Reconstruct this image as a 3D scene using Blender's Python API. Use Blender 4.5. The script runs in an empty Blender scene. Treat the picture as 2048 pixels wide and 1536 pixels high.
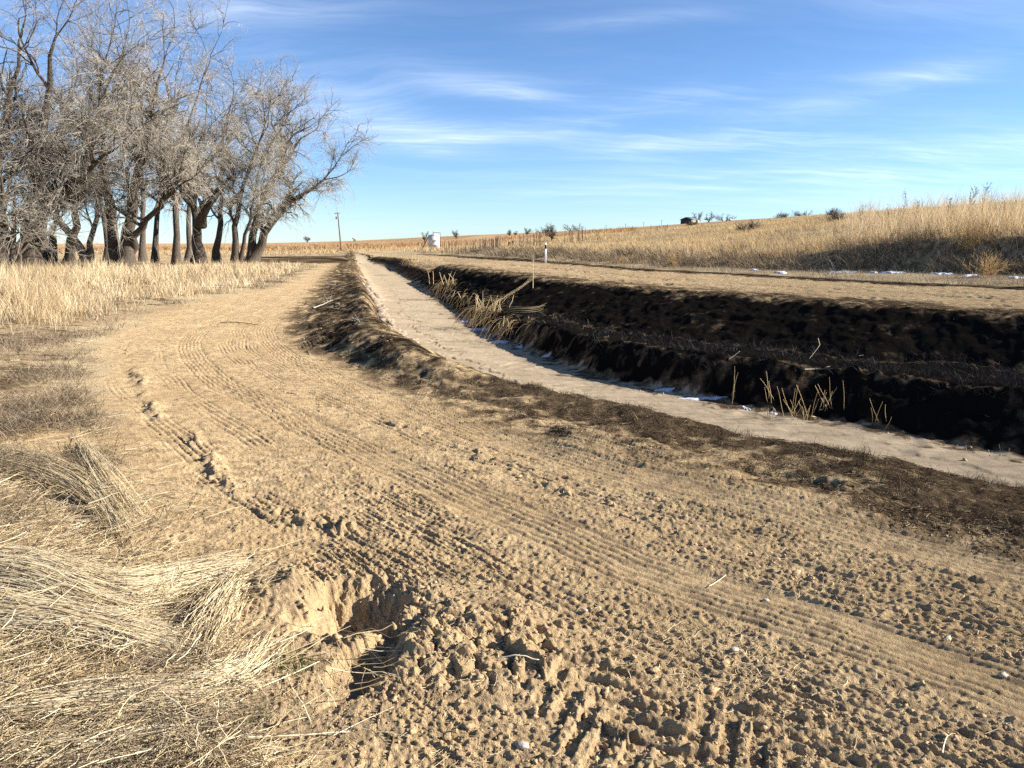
import bpy, math, numpy as np
from mathutils.geometry import delaunay_2d_cdt
from mathutils import Vector
R = math.radians
rng = np.random.default_rng(7)
SC = bpy.context.scene
COL = SC.collection

# ------------------------------------------------------------------ camera, sky, sun, exposure
EYE = 1.75
F = 1538.0                      # focal length in pixels of the 2048 px photograph
PITCH = R(10.17)
cam_d = bpy.data.cameras.new("camera")
cam = bpy.data.objects.new("camera", cam_d); COL.objects.link(cam)
cam.location = (0, 0, EYE); cam.rotation_euler = (R(90) - PITCH, 0, 0)
cam_d.sensor_width = 36.0; cam_d.lens = F / 2048 * 36.0
cam_d.clip_start = 0.05; cam_d.clip_end = 12000
SC.camera = cam

SUN_EL, SUN_AZ = R(27), R(92)   # azimuth clockwise from +Y (the view direction): the sun stands to the right
sd_ = bpy.data.lights.new("sun", 'SUN'); sd_.energy = 5.0; sd_.angle = R(0.5); sd_.color = (1.0, 0.92, 0.82)
sun = bpy.data.objects.new("sun", sd_); COL.objects.link(sun)
sv = Vector((math.sin(SUN_AZ) * math.cos(SUN_EL), math.cos(SUN_AZ) * math.cos(SUN_EL), math.sin(SUN_EL)))
sun.rotation_euler = sv.to_track_quat('Z', 'Y').to_euler()

def N(nt, typ, **kw):
    n = nt.nodes.new(typ)
    for k, v in kw.items():
        if k.startswith('i_'):
            key = k[2:]
            n.inputs[int(key) if key.isdigit() else key].default_value = v
        else:
            setattr(n, k, v)
    return n
def mth(nt, op, a, b=None, c=None, clamp=False):
    n = nt.nodes.new('ShaderNodeMath'); n.operation = op; n.use_clamp = clamp
    for i, v in enumerate((a, b, c)):
        if v is None: continue
        if isinstance(v, (int, float)): n.inputs[i].default_value = v
        else: nt.links.new(v, n.inputs[i])
    return n.outputs[0]
def mixc(nt, fac, a, b, mode='MIX'):
    n = nt.nodes.new('ShaderNodeMix'); n.data_type = 'RGBA'; n.blend_type = mode; n.clamp_factor = True
    for s, v in ((n.inputs[0], fac), (n.inputs[6], a), (n.inputs[7], b)):
        if isinstance(v, (int, float)): s.default_value = v
        elif isinstance(v, tuple): s.default_value = (*v, 1) if len(v) == 3 else v
        else: nt.links.new(v, s)
    return n.outputs[2]
def mrange(nt, v, a, b, c=0.0, d=1.0, smooth=True):
    n = nt.nodes.new('ShaderNodeMapRange'); n.interpolation_type = 'SMOOTHSTEP' if smooth else 'LINEAR'
    nt.links.new(v, n.inputs[0])
    for i, q in enumerate((a, b, c, d)): n.inputs[i + 1].default_value = q
    return n.outputs[0]

w = bpy.data.worlds.new("World"); SC.world = w; w.use_nodes = True
nt = w.node_tree; nt.nodes.clear()
out = N(nt, 'ShaderNodeOutputWorld'); bg = N(nt, 'ShaderNodeBackground'); bg.inputs[1].default_value = 0.061
sky = N(nt, 'ShaderNodeTexSky', sky_type='NISHITA', sun_disc=False, sun_elevation=SUN_EL, sun_rotation=SUN_AZ,
        altitude=1500, air_density=1.0, dust_density=0.35, ozone_density=3.0)
tc = N(nt, 'ShaderNodeTexCoord')
sep = N(nt, 'ShaderNodeSeparateXYZ'); nt.links.new(tc.outputs['Generated'], sep.inputs[0])
zc = mth(nt, 'MAXIMUM', sep.outputs[2], 0.0)
den = mth(nt, 'ADD', zc, 0.12)
cx = mth(nt, 'DIVIDE', sep.outputs[0], den); cy = mth(nt, 'DIVIDE', sep.outputs[1], den)
az_ = mth(nt, 'MULTIPLY', mth(nt, 'ARCTAN2', sep.outputs[0], sep.outputs[1]), 57.2958)      # bearing, degrees right of straight ahead
el_ = mth(nt, 'MULTIPLY', mth(nt, 'ARCSINE', sep.outputs[2]), 57.2958)
def cirrus(rot, sx, sy, seed, lo, hi, warp):
    """stretched noise on a sheet high above the ground"""
    cmb = N(nt, 'ShaderNodeCombineXYZ'); nt.links.new(cx, cmb.inputs[0]); nt.links.new(cy, cmb.inputs[1]); cmb.inputs[2].default_value = seed
    wn = N(nt, 'ShaderNodeTexNoise'); wn.inputs['Scale'].default_value = 0.7; wn.inputs['Detail'].default_value = 3
    nt.links.new(cmb.outputs[0], wn.inputs['Vector'])
    va = N(nt, 'ShaderNodeVectorMath', operation='MULTIPLY_ADD'); nt.links.new(wn.outputs['Color'], va.inputs[0])
    va.inputs[1].default_value = (warp, warp, 0); nt.links.new(cmb.outputs[0], va.inputs[2])
    mp = N(nt, 'ShaderNodeMapping'); mp.inputs['Rotation'].default_value = (0, 0, rot); mp.inputs['Scale'].default_value = (sx, sy, 1)
    nt.links.new(va.outputs[0], mp.inputs[0])
    n = N(nt, 'ShaderNodeTexNoise'); n.inputs['Scale'].default_value = 1.0; n.inputs['Detail'].default_value = 9; n.inputs['Roughness'].default_value = 0.67
    nt.links.new(mp.outputs[0], n.inputs['Vector'])
    return mrange(nt, n.outputs[0], lo, hi)
c1 = cirrus(R(-14), 0.45, 1.7, 3.1, 0.38, 0.74, 1.1)
c2 = cirrus(R(-38), 0.8, 4.2, 8.4, 0.42, 0.78, 0.9)
tot = 0.07
# banks of thin cloud: bearing, height, half widths in degrees, slant, thickness
for a0, e0, wa_, we_, sl, amp in [(-6.2, 7.6, 5.0, 1.2, -.05, .75), (-14, 9.4, 6, 2.2, .05, .38), (-21, 17.0, 8, 2.6, -.05, .85), (7.5, 9.0, 8, .95, .13, .70), (24, 9.8, 13, 1.0, .16, .62), (17, 7.2, 9, .8, .06, .55), (30, 5.0, 10, 1.7, .03, .55), (-1, 10.8, 6, .9, -.16, .42), (33, 16.5, 8, 2.6, 0, .45), (22, 17.2, 7, .8, -.2, .38), (7.5, 14.8, 6, .6, .02, .30), (13, 4.6, 14, 1.5, .04, .30), (-40, 14, 10, 6, 0, .5)]:
    da = mth(nt, 'SUBTRACT', az_, a0); de = mth(nt, 'SUBTRACT', mth(nt, 'SUBTRACT', el_, e0), mth(nt, 'MULTIPLY', da, sl))
    q = mth(nt, 'ADD', mth(nt, 'POWER', mth(nt, 'ABSOLUTE', mth(nt, 'DIVIDE', da, wa_)), 2.0), mth(nt, 'POWER', mth(nt, 'ABSOLUTE', mth(nt, 'DIVIDE', de, we_)), 2.0))
    tot = mth(nt, 'ADD', tot, mth(nt, 'MULTIPLY', mth(nt, 'EXPONENT', mth(nt, 'MULTIPLY', q, -1.0)), amp))
cl = mth(nt, 'MULTIPLY', tot, mth(nt, 'ADD', mth(nt, 'ADD', mth(nt, 'MULTIPLY', c1, 0.55), mth(nt, 'MULTIPLY', c2, 0.80)), 0.06), clamp=True)
hs = N(nt, 'ShaderNodeHueSaturation'); hs.inputs['Saturation'].default_value = 1.12; hs.inputs['Value'].default_value = 1.0
nt.links.new(sky.outputs[0], hs.inputs['Color'])
skyc = mixc(nt, 1.0, hs.outputs[0], mixc(nt, mrange(nt, el_, 0, 18, 0, 1, False), (0.80, 0.93, 1.13), (0.95, 0.95, 1.02)), 'MULTIPLY')
cloudc = mixc(nt, mth(nt, 'MULTIPLY', cl, 0.60), skyc, (9.5, 10.0, 10.6))
nt.links.new(cloudc, bg.inputs[0]); nt.links.new(bg.outputs[0], out.inputs[0])

SC.view_settings.view_transform = 'Standard'; SC.view_settings.look = 'None'
SC.view_settings.exposure = 1.52; SC.view_settings.gamma = 1.0
SC.render.engine = 'CYCLES'
SC.cycles.use_denoising = False
SC.cycles.max_bounces = 5; SC.cycles.diffuse_bounces = 3; SC.cycles.transparent_max_bounces = 4

# ------------------------------------------------------------------ helpers
def ray(px, py):
    a = (np.asarray(px, float) - 1024) / F; b = -(np.asarray(py, float) - 768) / F
    return a, math.cos(PITCH) + b * math.sin(PITCH), -math.sin(PITCH) + b * math.cos(PITCH)
def U(px, py, z=0.0):                       # photo pixel + height -> point of the place
    x, y, zz = ray(px, py); t = (z - EYE) / zz
    return (float(x * t), float(y * t), float(z))
def PD(px, py, d):                          # photo pixel + distance ahead -> point of the place
    x, y, zz = ray(px, py); t = d / y
    return (float(x * t), float(d), float(EYE + zz * t))
def sm(a, b, x):
    t = np.clip((x - a) / (b - a), 0, 1); return t * t * (3 - 2 * t)
def resample(P, step):
    P = np.asarray(P, float); seg = np.linalg.norm(np.diff(P[:, :2], axis=0), axis=1); s = np.r_[0, np.cumsum(seg)]
    # smooth by Catmull-like cubic through numpy: fine linear then moving average
    n = max(2, int(s[-1] / step) + 1); q = np.linspace(0, s[-1], n)
    return np.stack([np.interp(q, s, P[:, i]) for i in range(P.shape[1])], 1)
def smooth_line(P, it=2):                   # Chaikin corner cutting
    P = np.asarray(P, float)
    for _ in range(it):
        a = P[:-1] * .75 + P[1:] * .25; b = P[:-1] * .25 + P[1:] * .75
        P = np.vstack([P[:1], np.stack([a, b], 1).reshape(-1, P.shape[1]), P[-1:]])
    return P
def _h(ix, iy, seed):
    with np.errstate(over='ignore'):
        h = ix.astype(np.uint32) * np.uint32(374761393) + iy.astype(np.uint32) * np.uint32(668265263) + np.uint32(seed * 2246822519 & 0xffffffff)
        h = (h ^ (h >> np.uint32(13))) * np.uint32(1274126177); h = h ^ (h >> np.uint32(16))
        h = h * np.uint32(2654435761); h = h ^ (h >> np.uint32(15))
    return h
def gnoise(x, y, seed=0):
    xf = np.floor(x); yf = np.floor(y); ix = xf.astype(np.int64); iy = yf.astype(np.int64)
    fx = (x - xf).astype(np.float32); fy = (y - yf).astype(np.float32)
    u = fx * fx * fx * (fx * (fx * 6 - 15) + 10); v = fy * fy * fy * (fy * (fy * 6 - 15) + 10)
    def g(ox, oy):
        a = _h(ix + ox, iy + oy, seed).astype(np.float32) * np.float32(2 * math.pi / 4294967296.0)
        return np.cos(a) * (fx - ox) + np.sin(a) * (fy - oy)
    a = g(0, 0); b = g(1, 0); c = g(0, 1); d = g(1, 1)
    return ((a + (b - a) * u) * (1 - v) + (c + (d - c) * u) * v) * 1.5
def fbm(x, y, scale, octv=4, seed=0, gain=.5, cell=None):
    r = 0; amp = 1.0; f = 1.0 / scale
    for i in range(octv):
        k = amp if cell is None else amp * np.clip(1.0 / f / (2.2 * cell) - .5, 0, 1)
        r = r + k * gnoise(x * f + i * 17.3, y * f + i * 9.1, seed + i * 31); amp *= gain; f *= 2.03
    return r
def worley(x, y, scale, seed=0):
    x = x / scale; y = y / scale; xf = np.floor(x); yf = np.floor(y); ix = xf.astype(np.int64); iy = yf.astype(np.int64)
    d1 = np.full(x.shape, 9., np.float32); d2 = np.full(x.shape, 9., np.float32); idv = np.zeros(x.shape, np.float32)
    for ox in (-1, 0, 1):
        for oy in (-1, 0, 1):
            h = _h(ix + ox, iy + oy, seed); jx = (h & np.uint32(0xffff)).astype(np.float32) / 65535; jy = (h >> np.uint32(16)).astype(np.float32) / 65535
            d = np.hypot(xf + ox + jx - x, yf + oy + jy - y).astype(np.float32)
            n = d < d1; d2 = np.where(n, d1, np.minimum(d2, d)); idv = np.where(n, (h % np.uint32(1009)).astype(np.float32) / 1009, idv); d1 = np.where(n, d, d1)
    return d1, d2, idv
def blur(A, s):
    if s <= 0: return A
    r = int(3 * s) + 1; k = np.exp(-.5 * (np.arange(-r, r + 1) / s) ** 2); k /= k.sum()
    B = np.pad(A, ((r, r), (0, 0)), mode='edge'); A2 = sum(k[i] * B[i:i + A.shape[0]] for i in range(2 * r + 1))
    B = np.pad(A2, ((0, 0), (r, r)), mode='edge'); return sum(k[i] * B[:, i:i + A.shape[1]] for i in range(2 * r + 1))

def mesh_obj(name, V, faces, mat, parent=None, attrs=None, smooth=False, loc=None):
    """faces: list of int arrays (m,3) / (m,4)"""
    me = bpy.data.meshes.new(name)
    V = np.asarray(V, np.float32)
    if not isinstance(faces, list): faces = [faces]
    faces = [np.asarray(f, np.int32) for f in faces if len(f)]
    if loc is not None: V = V - np.asarray(loc, np.float32)
    me.vertices.add(len(V)); me.vertices.foreach_set('co', V.ravel())
    tot = np.concatenate([np.full(len(f), f.shape[1], np.int32) for f in faces]); idx = np.concatenate([f.ravel() for f in faces])
    st = np.r_[0, np.cumsum(tot)[:-1]].astype(np.int32)
    me.loops.add(len(idx)); me.loops.foreach_set('vertex_index', idx)
    me.polygons.add(len(tot)); me.polygons.foreach_set('loop_start', st); me.polygons.foreach_set('loop_total', tot)
    if smooth: me.polygons.foreach_set('use_smooth', np.ones(len(tot), bool))
    for k, v in (attrs or {}).items():
        v = np.asarray(v, np.float32)
        if v.ndim == 1:
            a = me.attributes.new(k, 'FLOAT', 'POINT'); a.data.foreach_set('value', v)
        else:
            a = me.attributes.new(k, 'FLOAT_COLOR', 'POINT'); a.data.foreach_set('color', v.ravel())
    me.update(calc_edges=True); me.validate()
    if mat: me.materials.append(mat)
    o = bpy.data.objects.new(name, me); COL.objects.link(o)
    if loc is not None: o.location = loc
    if parent: o.parent = parent
    return o
def tag(o, label, cat, group=None, kind=None):
    o['label'] = label; o['category'] = cat
    if group: o['group'] = group
    if kind: o['kind'] = kind
    return o
def thing(name, loc, label, cat, group=None, rz=0.0):
    o = bpy.data.objects.new(name, None); COL.objects.link(o); o.location = loc; o.rotation_euler = (0, 0, rz); o.empty_display_size = .3
    return tag(o, label, cat, group)
def tubes(P, Rd, sides=3, var=None, cap=False):
    """P (n,k,3), Rd (n,k) -> V, quads, var"""
    n, k, _ = P.shape
    T = np.gradient(P, axis=1); T /= np.linalg.norm(T, axis=2, keepdims=True) + 1e-9
    mean = np.abs(P[:, -1] - P[:, 0]); ax = np.argmin(mean, axis=1); ref = np.eye(3)[ax][:, None, :] + np.array([.03, .05, .02])
    A = np.cross(T, ref); A /= np.linalg.norm(A, axis=2, keepdims=True) + 1e-9
    B = np.cross(T, A)
    th = np.arange(sides) * 2 * math.pi / sides
    V = P[:, :, None, :] + Rd[:, :, None, None] * (np.cos(th)[None, None, :, None] * A[:, :, None, :] + np.sin(th)[None, None, :, None] * B[:, :, None, :])
    idx = np.arange(n * k * sides).reshape(n, k, sides)
    a = idx[:, :-1]; b = idx[:, 1:]; a2 = np.roll(a, -1, 2); b2 = np.roll(b, -1, 2)
    Q = np.stack([a, a2, b2, b], -1).reshape(-1, 4)
    v = None if var is None else np.repeat(np.asarray(var), k * sides)
    if cap:
        caps = [idx[:, -1], idx[:, 0][:, ::-1]]
        return V.reshape(-1, 3), [Q] + [c.reshape(-1, sides) for c in caps], v
    return V.reshape(-1, 3), [Q], v
def merge(parts):
    """parts: list of (V, [faces], attr or None)"""
    Vs, Fs, As, off = [], [], [], 0
    for V, fs, a in parts:
        Vs.append(V); Fs += [np.asarray(f) + off for f in fs]; off += len(V)
        As.append(np.zeros(len(V)) if a is None else (np.full(len(V), a) if np.isscalar(a) else a))
    by = {}
    for f in Fs: by.setdefault(f.shape[1], []).append(f)
    return np.vstack(Vs), [np.vstack(v) for v in by.values()], np.concatenate(As)
def box(c, s, rz=0.0):
    x, y, z = np.asarray(s) / 2.0
    V = np.array([[-x, -y, -z], [x, -y, -z], [x, y, -z], [-x, y, -z], [-x, -y, z], [x, -y, z], [x, y, z], [-x, y, z]], float)
    ca, sa = math.cos(rz), math.sin(rz); V = V @ np.array([[ca, sa, 0], [-sa, ca, 0], [0, 0, 1]]) + np.asarray(c)
    return V, [np.array([[3, 2, 1, 0], [4, 5, 6, 7], [0, 1, 5, 4], [1, 2, 6, 5], [2, 3, 7, 6], [3, 0, 4, 7]])], None
def lathe(prof, n=24, c=(0, 0, 0)):
    """prof: list of (r,z)"""
    pr = np.asarray(prof, float); th = np.arange(n) * 2 * math.pi / n
    V = np.stack([pr[:, 0][:, None] * np.cos(th), pr[:, 0][:, None] * np.sin(th), np.repeat(pr[:, 1][:, None], n, 1)], -1) + np.asarray(c)
    idx = np.arange(len(pr) * n).reshape(len(pr), n); a = idx[:-1]; b = idx[1:]
    Q = np.stack([a, np.roll(a, -1, 1), np.roll(b, -1, 1), b], -1).reshape(-1, 4)
    return V.reshape(-1, 3), [Q, idx[-1][None, :], idx[0][::-1][None, :]], None
def blades(base, h, wd, az, lean, bend, var, segs=3, face=None):
    """bent tapered grass ribbons; az = lean direction"""
    n = len(base); t = np.linspace(0, 1, segs + 1)
    ld = np.stack([np.cos(az), np.sin(az), np.zeros(n)], 1)
    fa = rng.uniform(0, math.pi, n) if face is None else face
    wdv = np.stack([np.cos(fa), np.sin(fa), np.zeros(n)], 1)
    hor = (lean[:, None] * t + bend[:, None] * t ** 2) * h[:, None]
    ver = np.sqrt(np.maximum((h[:, None] * t) ** 2 - .7 * np.minimum(hor, h[:, None] * t) ** 2, (.12 * h[:, None] * t) ** 2))
    C = base[:, None, :] + ld[:, None, :] * hor[:, :, None] + np.array([0, 0, 1.]) * ver[:, :, None]
    wt = wd[:, None] * (1 - .92 * t ** 1.5)[None, :] * .5
    L = C - wdv[:, None, :] * wt[:, :, None]; Rr = C + wdv[:, None, :] * wt[:, :, None]
    V = np.stack([L, Rr], 2).reshape(-1, 3); idx = np.arange(n * (segs + 1) * 2).reshape(n, segs + 1, 2)
    Q = np.stack([idx[:, :-1, 0], idx[:, :-1, 1], idx[:, 1:, 1], idx[:, 1:, 0]], -1).reshape(-1, 4)
    return V, [Q], np.repeat(var, (segs + 1) * 2)

# ------------------------------------------------------------------ materials
def new_mat(name):
    m = bpy.data.materials.new(name); m.use_nodes = True; nt = m.node_tree; nt.nodes.clear()
    o = N(nt, 'ShaderNodeOutputMaterial'); return m, nt, o
def pbr(name, col, rough=.8, var=.25, scale=6., bump=.0, metal=0., dark=None, streak=None):
    """procedural paint / bark / stone: noise-varied colour and bump"""
    m, nt, o = new_mat(name); b = N(nt, 'ShaderNodeBsdfPrincipled'); b.inputs['Roughness'].default_value = rough; b.inputs['Metallic'].default_value = metal
    b.inputs['Specular IOR Level'].default_value = .2
    tc = N(nt, 'ShaderNodeTexCoord'); mp = N(nt, 'ShaderNodeMapping'); nt.links.new(tc.outputs['Object'], mp.inputs[0])
    if streak: mp.inputs['Scale'].default_value = streak
    n = N(nt, 'ShaderNodeTexNoise'); n.inputs['Scale'].default_value = scale; n.inputs['Detail'].default_value = 6; n.inputs['Roughness'].default_value = .65
    nt.links.new(mp.outputs[0], n.inputs['Vector'])
    d = dark or tuple(c * (1 - var) for c in col); l = tuple(min(1, c * (1 + var)) for c in col)
    c = mixc(nt, mrange(nt, n.outputs[0], .35, .65), d, l)
    nt.links.new(c, b.inputs['Base Color'])
    if bump:
        bn = N(nt, 'ShaderNodeBump'); bn.inputs['Strength'].default_value = bump; bn.inputs['Distance'].default_value = .05
        nt.links.new(n.outputs[0], bn.inputs['Height']); nt.links.new(bn.outputs[0], b.inputs['Normal'])
    nt.links.new(b.outputs[0], o.inputs[0]); return m
def grass_mat(name, cols, trans=.35):
    """colour per blade from the 'var' attribute through a ramp; thin, lets light through"""
    m, nt, o = new_mat(name); at = N(nt, 'ShaderNodeAttribute', attribute_name='var')
    r = N(nt, 'ShaderNodeValToRGB'); e = r.color_ramp.elements
    while len(e) < len(cols): e.new(.5)
    for i, c in enumerate(cols): e[i].position = i / (len(cols) - 1); e[i].color = (*c, 1)
    nt.links.new(at.outputs['Fac'], r.inputs[0])
    d = N(nt, 'ShaderNodeBsdfDiffuse'); t = N(nt, 'ShaderNodeBsdfTranslucent'); mx = N(nt, 'ShaderNodeMixShader'); mx.inputs[0].default_value = trans
    nt.links.new(r.outputs[0], d.inputs[0]); nt.links.new(r.outputs[0], t.inputs[0])
    nt.links.new(d.outputs[0], mx.inputs[1]); nt.links.new(t.outputs[0], mx.inputs[2]); nt.links.new(mx.outputs[0], o.inputs[0]); return m
M = {}
M['straw'] = grass_mat('straw', [(.26, .19, .10), (.50, .385, .215), (.72, .59, .36), (.88, .78, .55)], .25)
M['gold'] = grass_mat('golden dry grass', [(.24, .175, .095), (.44, .33, .185), (.62, .49, .30), (.74, .63, .43)], .35)
M['hillgrass'] = grass_mat('pale hill grass', [(.20, .145, .085), (.40, .305, .175), (.57, .435, .25), (.60, .42, .19)], .35)
M['weed'] = grass_mat('grey brown weed', [(.05, .037, .024), (.12, .09, .06), (.25, .195, .13), (.38, .31, .22)], .2)
M['char'] = grass_mat('charred stubble', [(.005, .005, .005), (.010, .009, .009), (.022, .019, .016), (.11, .08, .05)], .1)
M['ash'] = grass_mat('charred stubble with painted light', [(.008, .008, .009), (.022, .023, .025), (.055, .056, .058), (.16, .13, .09)], .1)  # greyer and lighter than char: paints in light on the bench ledge
M['char2'] = grass_mat('half charred stubble', [(.018, .014, .011), (.05, .036, .025), (.12, .088, .055), (.36, .27, .16)], .1)
M['rust'] = grass_mat('rusty field weeds', [(.16, .08, .035), (.28, .15, .065), (.40, .24, .11), (.48, .32, .17)], .3)
M['greengrass'] = grass_mat('green grass', [(.03, .05, .015), (.06, .10, .03), (.10, .14, .05)], .3)
M['bark'] = pbr('cottonwood bark', (.085, .068, .052), .95, .45, 5, .9, streak=(5, 5, .8))
M['twig'] = grass_mat('bare twigs', [(.05, .041, .030), (.15, .13, .10), (.37, .335, .275), (.56, .52, .44)], .0)
M['rock'] = pbr('pale river rock', (.25, .20, .145), .85, .35, 3, .4)
M['snow'] = pbr('old snow', (.52, .54, .58), .7, .06, 12, .25)
M['clod'] = pbr('dry dirt clod', (.38, .27, .155), .95, .25, 25, .6)
M['white'] = pbr('white weathered steel', (.52, .52, .51), .5, .14, 2, .0, streak=(3, 3, .4))
M['rustmetal'] = pbr('rusty steel', (.10, .065, .045), .8, .4, 6)
M['wood'] = pbr('grey weathered wood', (.17, .13, .10), .9, .35, 6, .3, streak=(8, 8, .5))
M['shadewall'] = pbr('board wall with painted shade', (.035, .037, .042), .8, .25, 3, streak=(8, 8, .4))  # near-black tone puts the shed walls' shade into their colour
M['roof'] = pbr('green grey sheet roof', (.16, .20, .19), .5, .2, 2)
M['palewall'] = pbr('pale wall', (.55, .57, .58), .7, .12, 2)  # on the shed this pale tone paints in the sunlit side
M['tan'] = pbr('tan weathered wall', (.42, .30, .19), .9, .2, 2)
M['blackpaint'] = pbr('black band', (.02, .022, .03), .5, .2, 4)
M['plastic'] = pbr('white plastic', (.74, .75, .77), .45, .06, 3)
M['stone'] = pbr('white stone', (.36, .31, .25), .85, .2, 20, .3)

# ------------------------------------------------------------------ survey lines of the place (near -> far)
def line(pts, ext=(.66, -.75), n=15, step=3.0):
    P = [np.array(p if len(p) == 4 and p[3] is None else (U(*p) if len(p) == 3 else PD(p[0], p[1], p[3]))) for p in pts]
    P = np.array([q[:3] for q in P], float)
    if ext is not None:
        e = np.array([[P[0, 0] + ext[0] * step * k, P[0, 1] + ext[1] * step * k, P[0, 2]] for k in range(n, 0, -1)]); P = np.vstack([e, P])
    return P
def D(px, py, d): return (px, py, 0.0, d)
Ln = {}
Ln['left'] = line([(900, 1536, 0), (780, 1400, 0), (640, 1240, 0), (450, 1080, 0), (310, 930, 0), (235, 830, 0), (215, 740, 0.02), (225, 685, .03), (300, 632, .04), (420, 597, .05), (560, 572, .05), (640, 540, .05), (668, 526, .05), (684, 516, .05)], (.35, -.93))
Ln['base'] = line([(2048, 1068, .02), (1800, 992, .02), (1500, 938, .02), (1300, 893, .02), (1100, 850, .02), (960, 802, .02), (800, 750, .02), (700, 708, .02), (640, 692, .0), (614, 662, .0), (610, 640, .0), (640, 600, .0), (657, 560, .0), (674, 530, .0), (688, 515, .02)])
Ln['crest'] = line([(2048, 988, -.15), (1900, 961, -.15), (1750, 933, -.14), (1600, 905, -.13), (1450, 873, -.12), (1300, 836, -.09), (1150, 797, -.03), (1000, 756, .10), (900, 724, .26), (830, 694, .42), (780, 668, .52), (745, 637, .52), (735, 610, .50), (728, 580, .40), (715, 550, .30), (705, 530, .2), (696, 517, .1)])
Ln['floorR'] = line([(2048, 915, -1.2), (1900, 886, -1.2), (1800, 866, -1.2), (1650, 840, -1.2), (1500, 814, -1.2), (1400, 790, -1.2), (1250, 762, -1.2), (1150, 735, -1.2), (1070, 700, -1.2), (1000, 672, -1.2), (950, 645, -1.2), (900, 612, -1.2), (860, 583, -1.2), (820, 557, -1.18), (790, 541, -1.1), (765, 531, -1.0), (742, 526, -.95)])
FRp = Ln['floorR']
def offs(P, d):                             # parallel line, d to the right of the walking direction
    T = np.gradient(P[:, :2], axis=0); T /= np.linalg.norm(T, axis=1, keepdims=True)
    k = np.ones(7) / 7; T = np.stack([np.convolve(np.pad(T[:, i], 3, mode='edge'), k, 'valid') for i in (0, 1)], 1); T /= np.linalg.norm(T, axis=1, keepdims=True)
    Q = P.copy(); d = np.broadcast_to(d, len(P)); Q[:, 0] += T[:, 1] * d; Q[:, 1] -= T[:, 0] * d; return Q
vis = line([(820, 700, -1.15), (770, 650, -1.15), (745, 600, -1.15), (728, 560, -1.12), (722, 540, -1.0), (714, 528, -.92)], None)
n_near = 15 + 9
Ln['floorL'] = np.vstack([offs(FRp, -4.0)[:n_near], vis[0:]]); Ln['floorL'][:n_near, 2] = -1.16
Ln['lip'] = line([(2048, 795, -.55), (1872, 772, -.55), (1690, 747, -.55), (1593, 737, -.55), (1495, 729, -.55), (1300, 704, -.55), (1180, 682, -.58), (1080, 655, -.6), (1010, 632, -.65), (955, 608, -.7), (900, 580, -.75), (855, 557, -.75), (820, 542, -.7), (795, 532, -.6), (770, 524, -.5), (745, 519, -.4)])
Ln['back'] = line([(2048, 750, -.5), (1890, 730, -.5), (1700, 722, -.5), (1573, 702, -.5), (1470, 690, -.5), (1300, 676, -.52), (1180, 655, -.55), (1090, 630, -.5), (1020, 608, -.45), (960, 583, -.4), (905, 562, -.4), (862, 545, -.4), (828, 533, -.35), (800, 526, -.3), (775, 519, -.25), (745, 515.5, -.2)])
Ln['rin'] = line([(2048, 634, .385), (1800, 617, .39), (1500, 595, .39), (1300, 580, .37), (1100, 562, .34), (1000, 549, .31), (920, 538, .3), (860, 528, .29), (825, 521.5, .27), D(790, 516.5, 113), D(750, 513, 131), D(700, 511.8, 136), D(600, 512.5, 140), D(520, 514, 140)])
Ln['rout'] = line([(2048, 575, .6), (1800, 567, .6), (1500, 550, .6), (1300, 540, .62), (1100, 525, .66), (1000, 518, .62), (900, 512, .55), D(850, 509, 110), D(800, 507, 132), D(750, 506.5, 142), D(700, 507, 148), D(600, 508.5, 152), D(520, 510.5, 152)])
Ln['foot'] = line([D(2048, 549, 28.6), D(1850, 543, 31), D(1700, 541, 33), D(1500, 538, 37.5), D(1300, 530, 45), D(1100, 516, 58), D(1000, 511, 80), D(920, 506, 105), D(850, 503, 128), D(780, 502.5, 150), D(700, 503.5, 162), D(600, 505, 168), D(520, 507, 170)])
Ln['shoulder'] = line([D(2048, 474, 30.1), D(1850, 478, 32.6), D(1700, 496, 34.9), D(1600, 512, 37.1), D(1500, 517, 41.0), D(1300, 511, 50), D(1100, 503, 66), D(1000, 500, 92), D(920, 499, 120), D(868, 499, 168), D(780, 499.5, 185), D(700, 500.5, 190), D(600, 502, 195), D(520, 503, 195)])
Ln['crest'][15:27, 2] += .10; Ln['crest'][:15, 2] += .10; Ln['lip'][:24, 2] += .12
extra = []
for r in [[D(2400, 405, 46), D(2048, 428, 48), D(1850, 437, 50), D(1700, 447, 53), D(1600, 462, 56), D(1500, 475, 64), D(1300, 488, 80), D(1100, 494, 100)],
          [D(2400, 385, 75), D(2048, 409, 76), D(1850, 419, 82), D(1700, 431, 96), D(1600, 436, 130), D(1500, 441, 200), D(1400, 452, 230), D(1300, 466, 200), D(1100, 483, 200), D(980, 490, 220)],
          [D(2400, 384, 130), D(2048, 410, 130), D(1850, 421, 150), D(1700, 433, 200), D(1500, 437.5, 300), D(1410, 447, 400), D(1300, 456, 420), D(1200, 464, 450), D(1100, 472, 480), D(900, 483, 450), D(700, 491, 420), D(500, 494, 400), D(200, 497, 400), D(0, 497, 400)],
          [D(2100, 415, 900), D(1700, 436, 900), D(1500, 438, 800), D(1300, 452.5, 900), D(1150, 462, 1000), D(1000, 468, 1050), D(850, 474, 1100), D(700, 482, 1100), D(600, 485.5, 1100), D(400, 487, 1100), D(0, 487, 1100), D(-400, 487, 1100)]]:
    extra.append(np.array([PD(p[0], p[1], p[3]) for p in r]))
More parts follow.
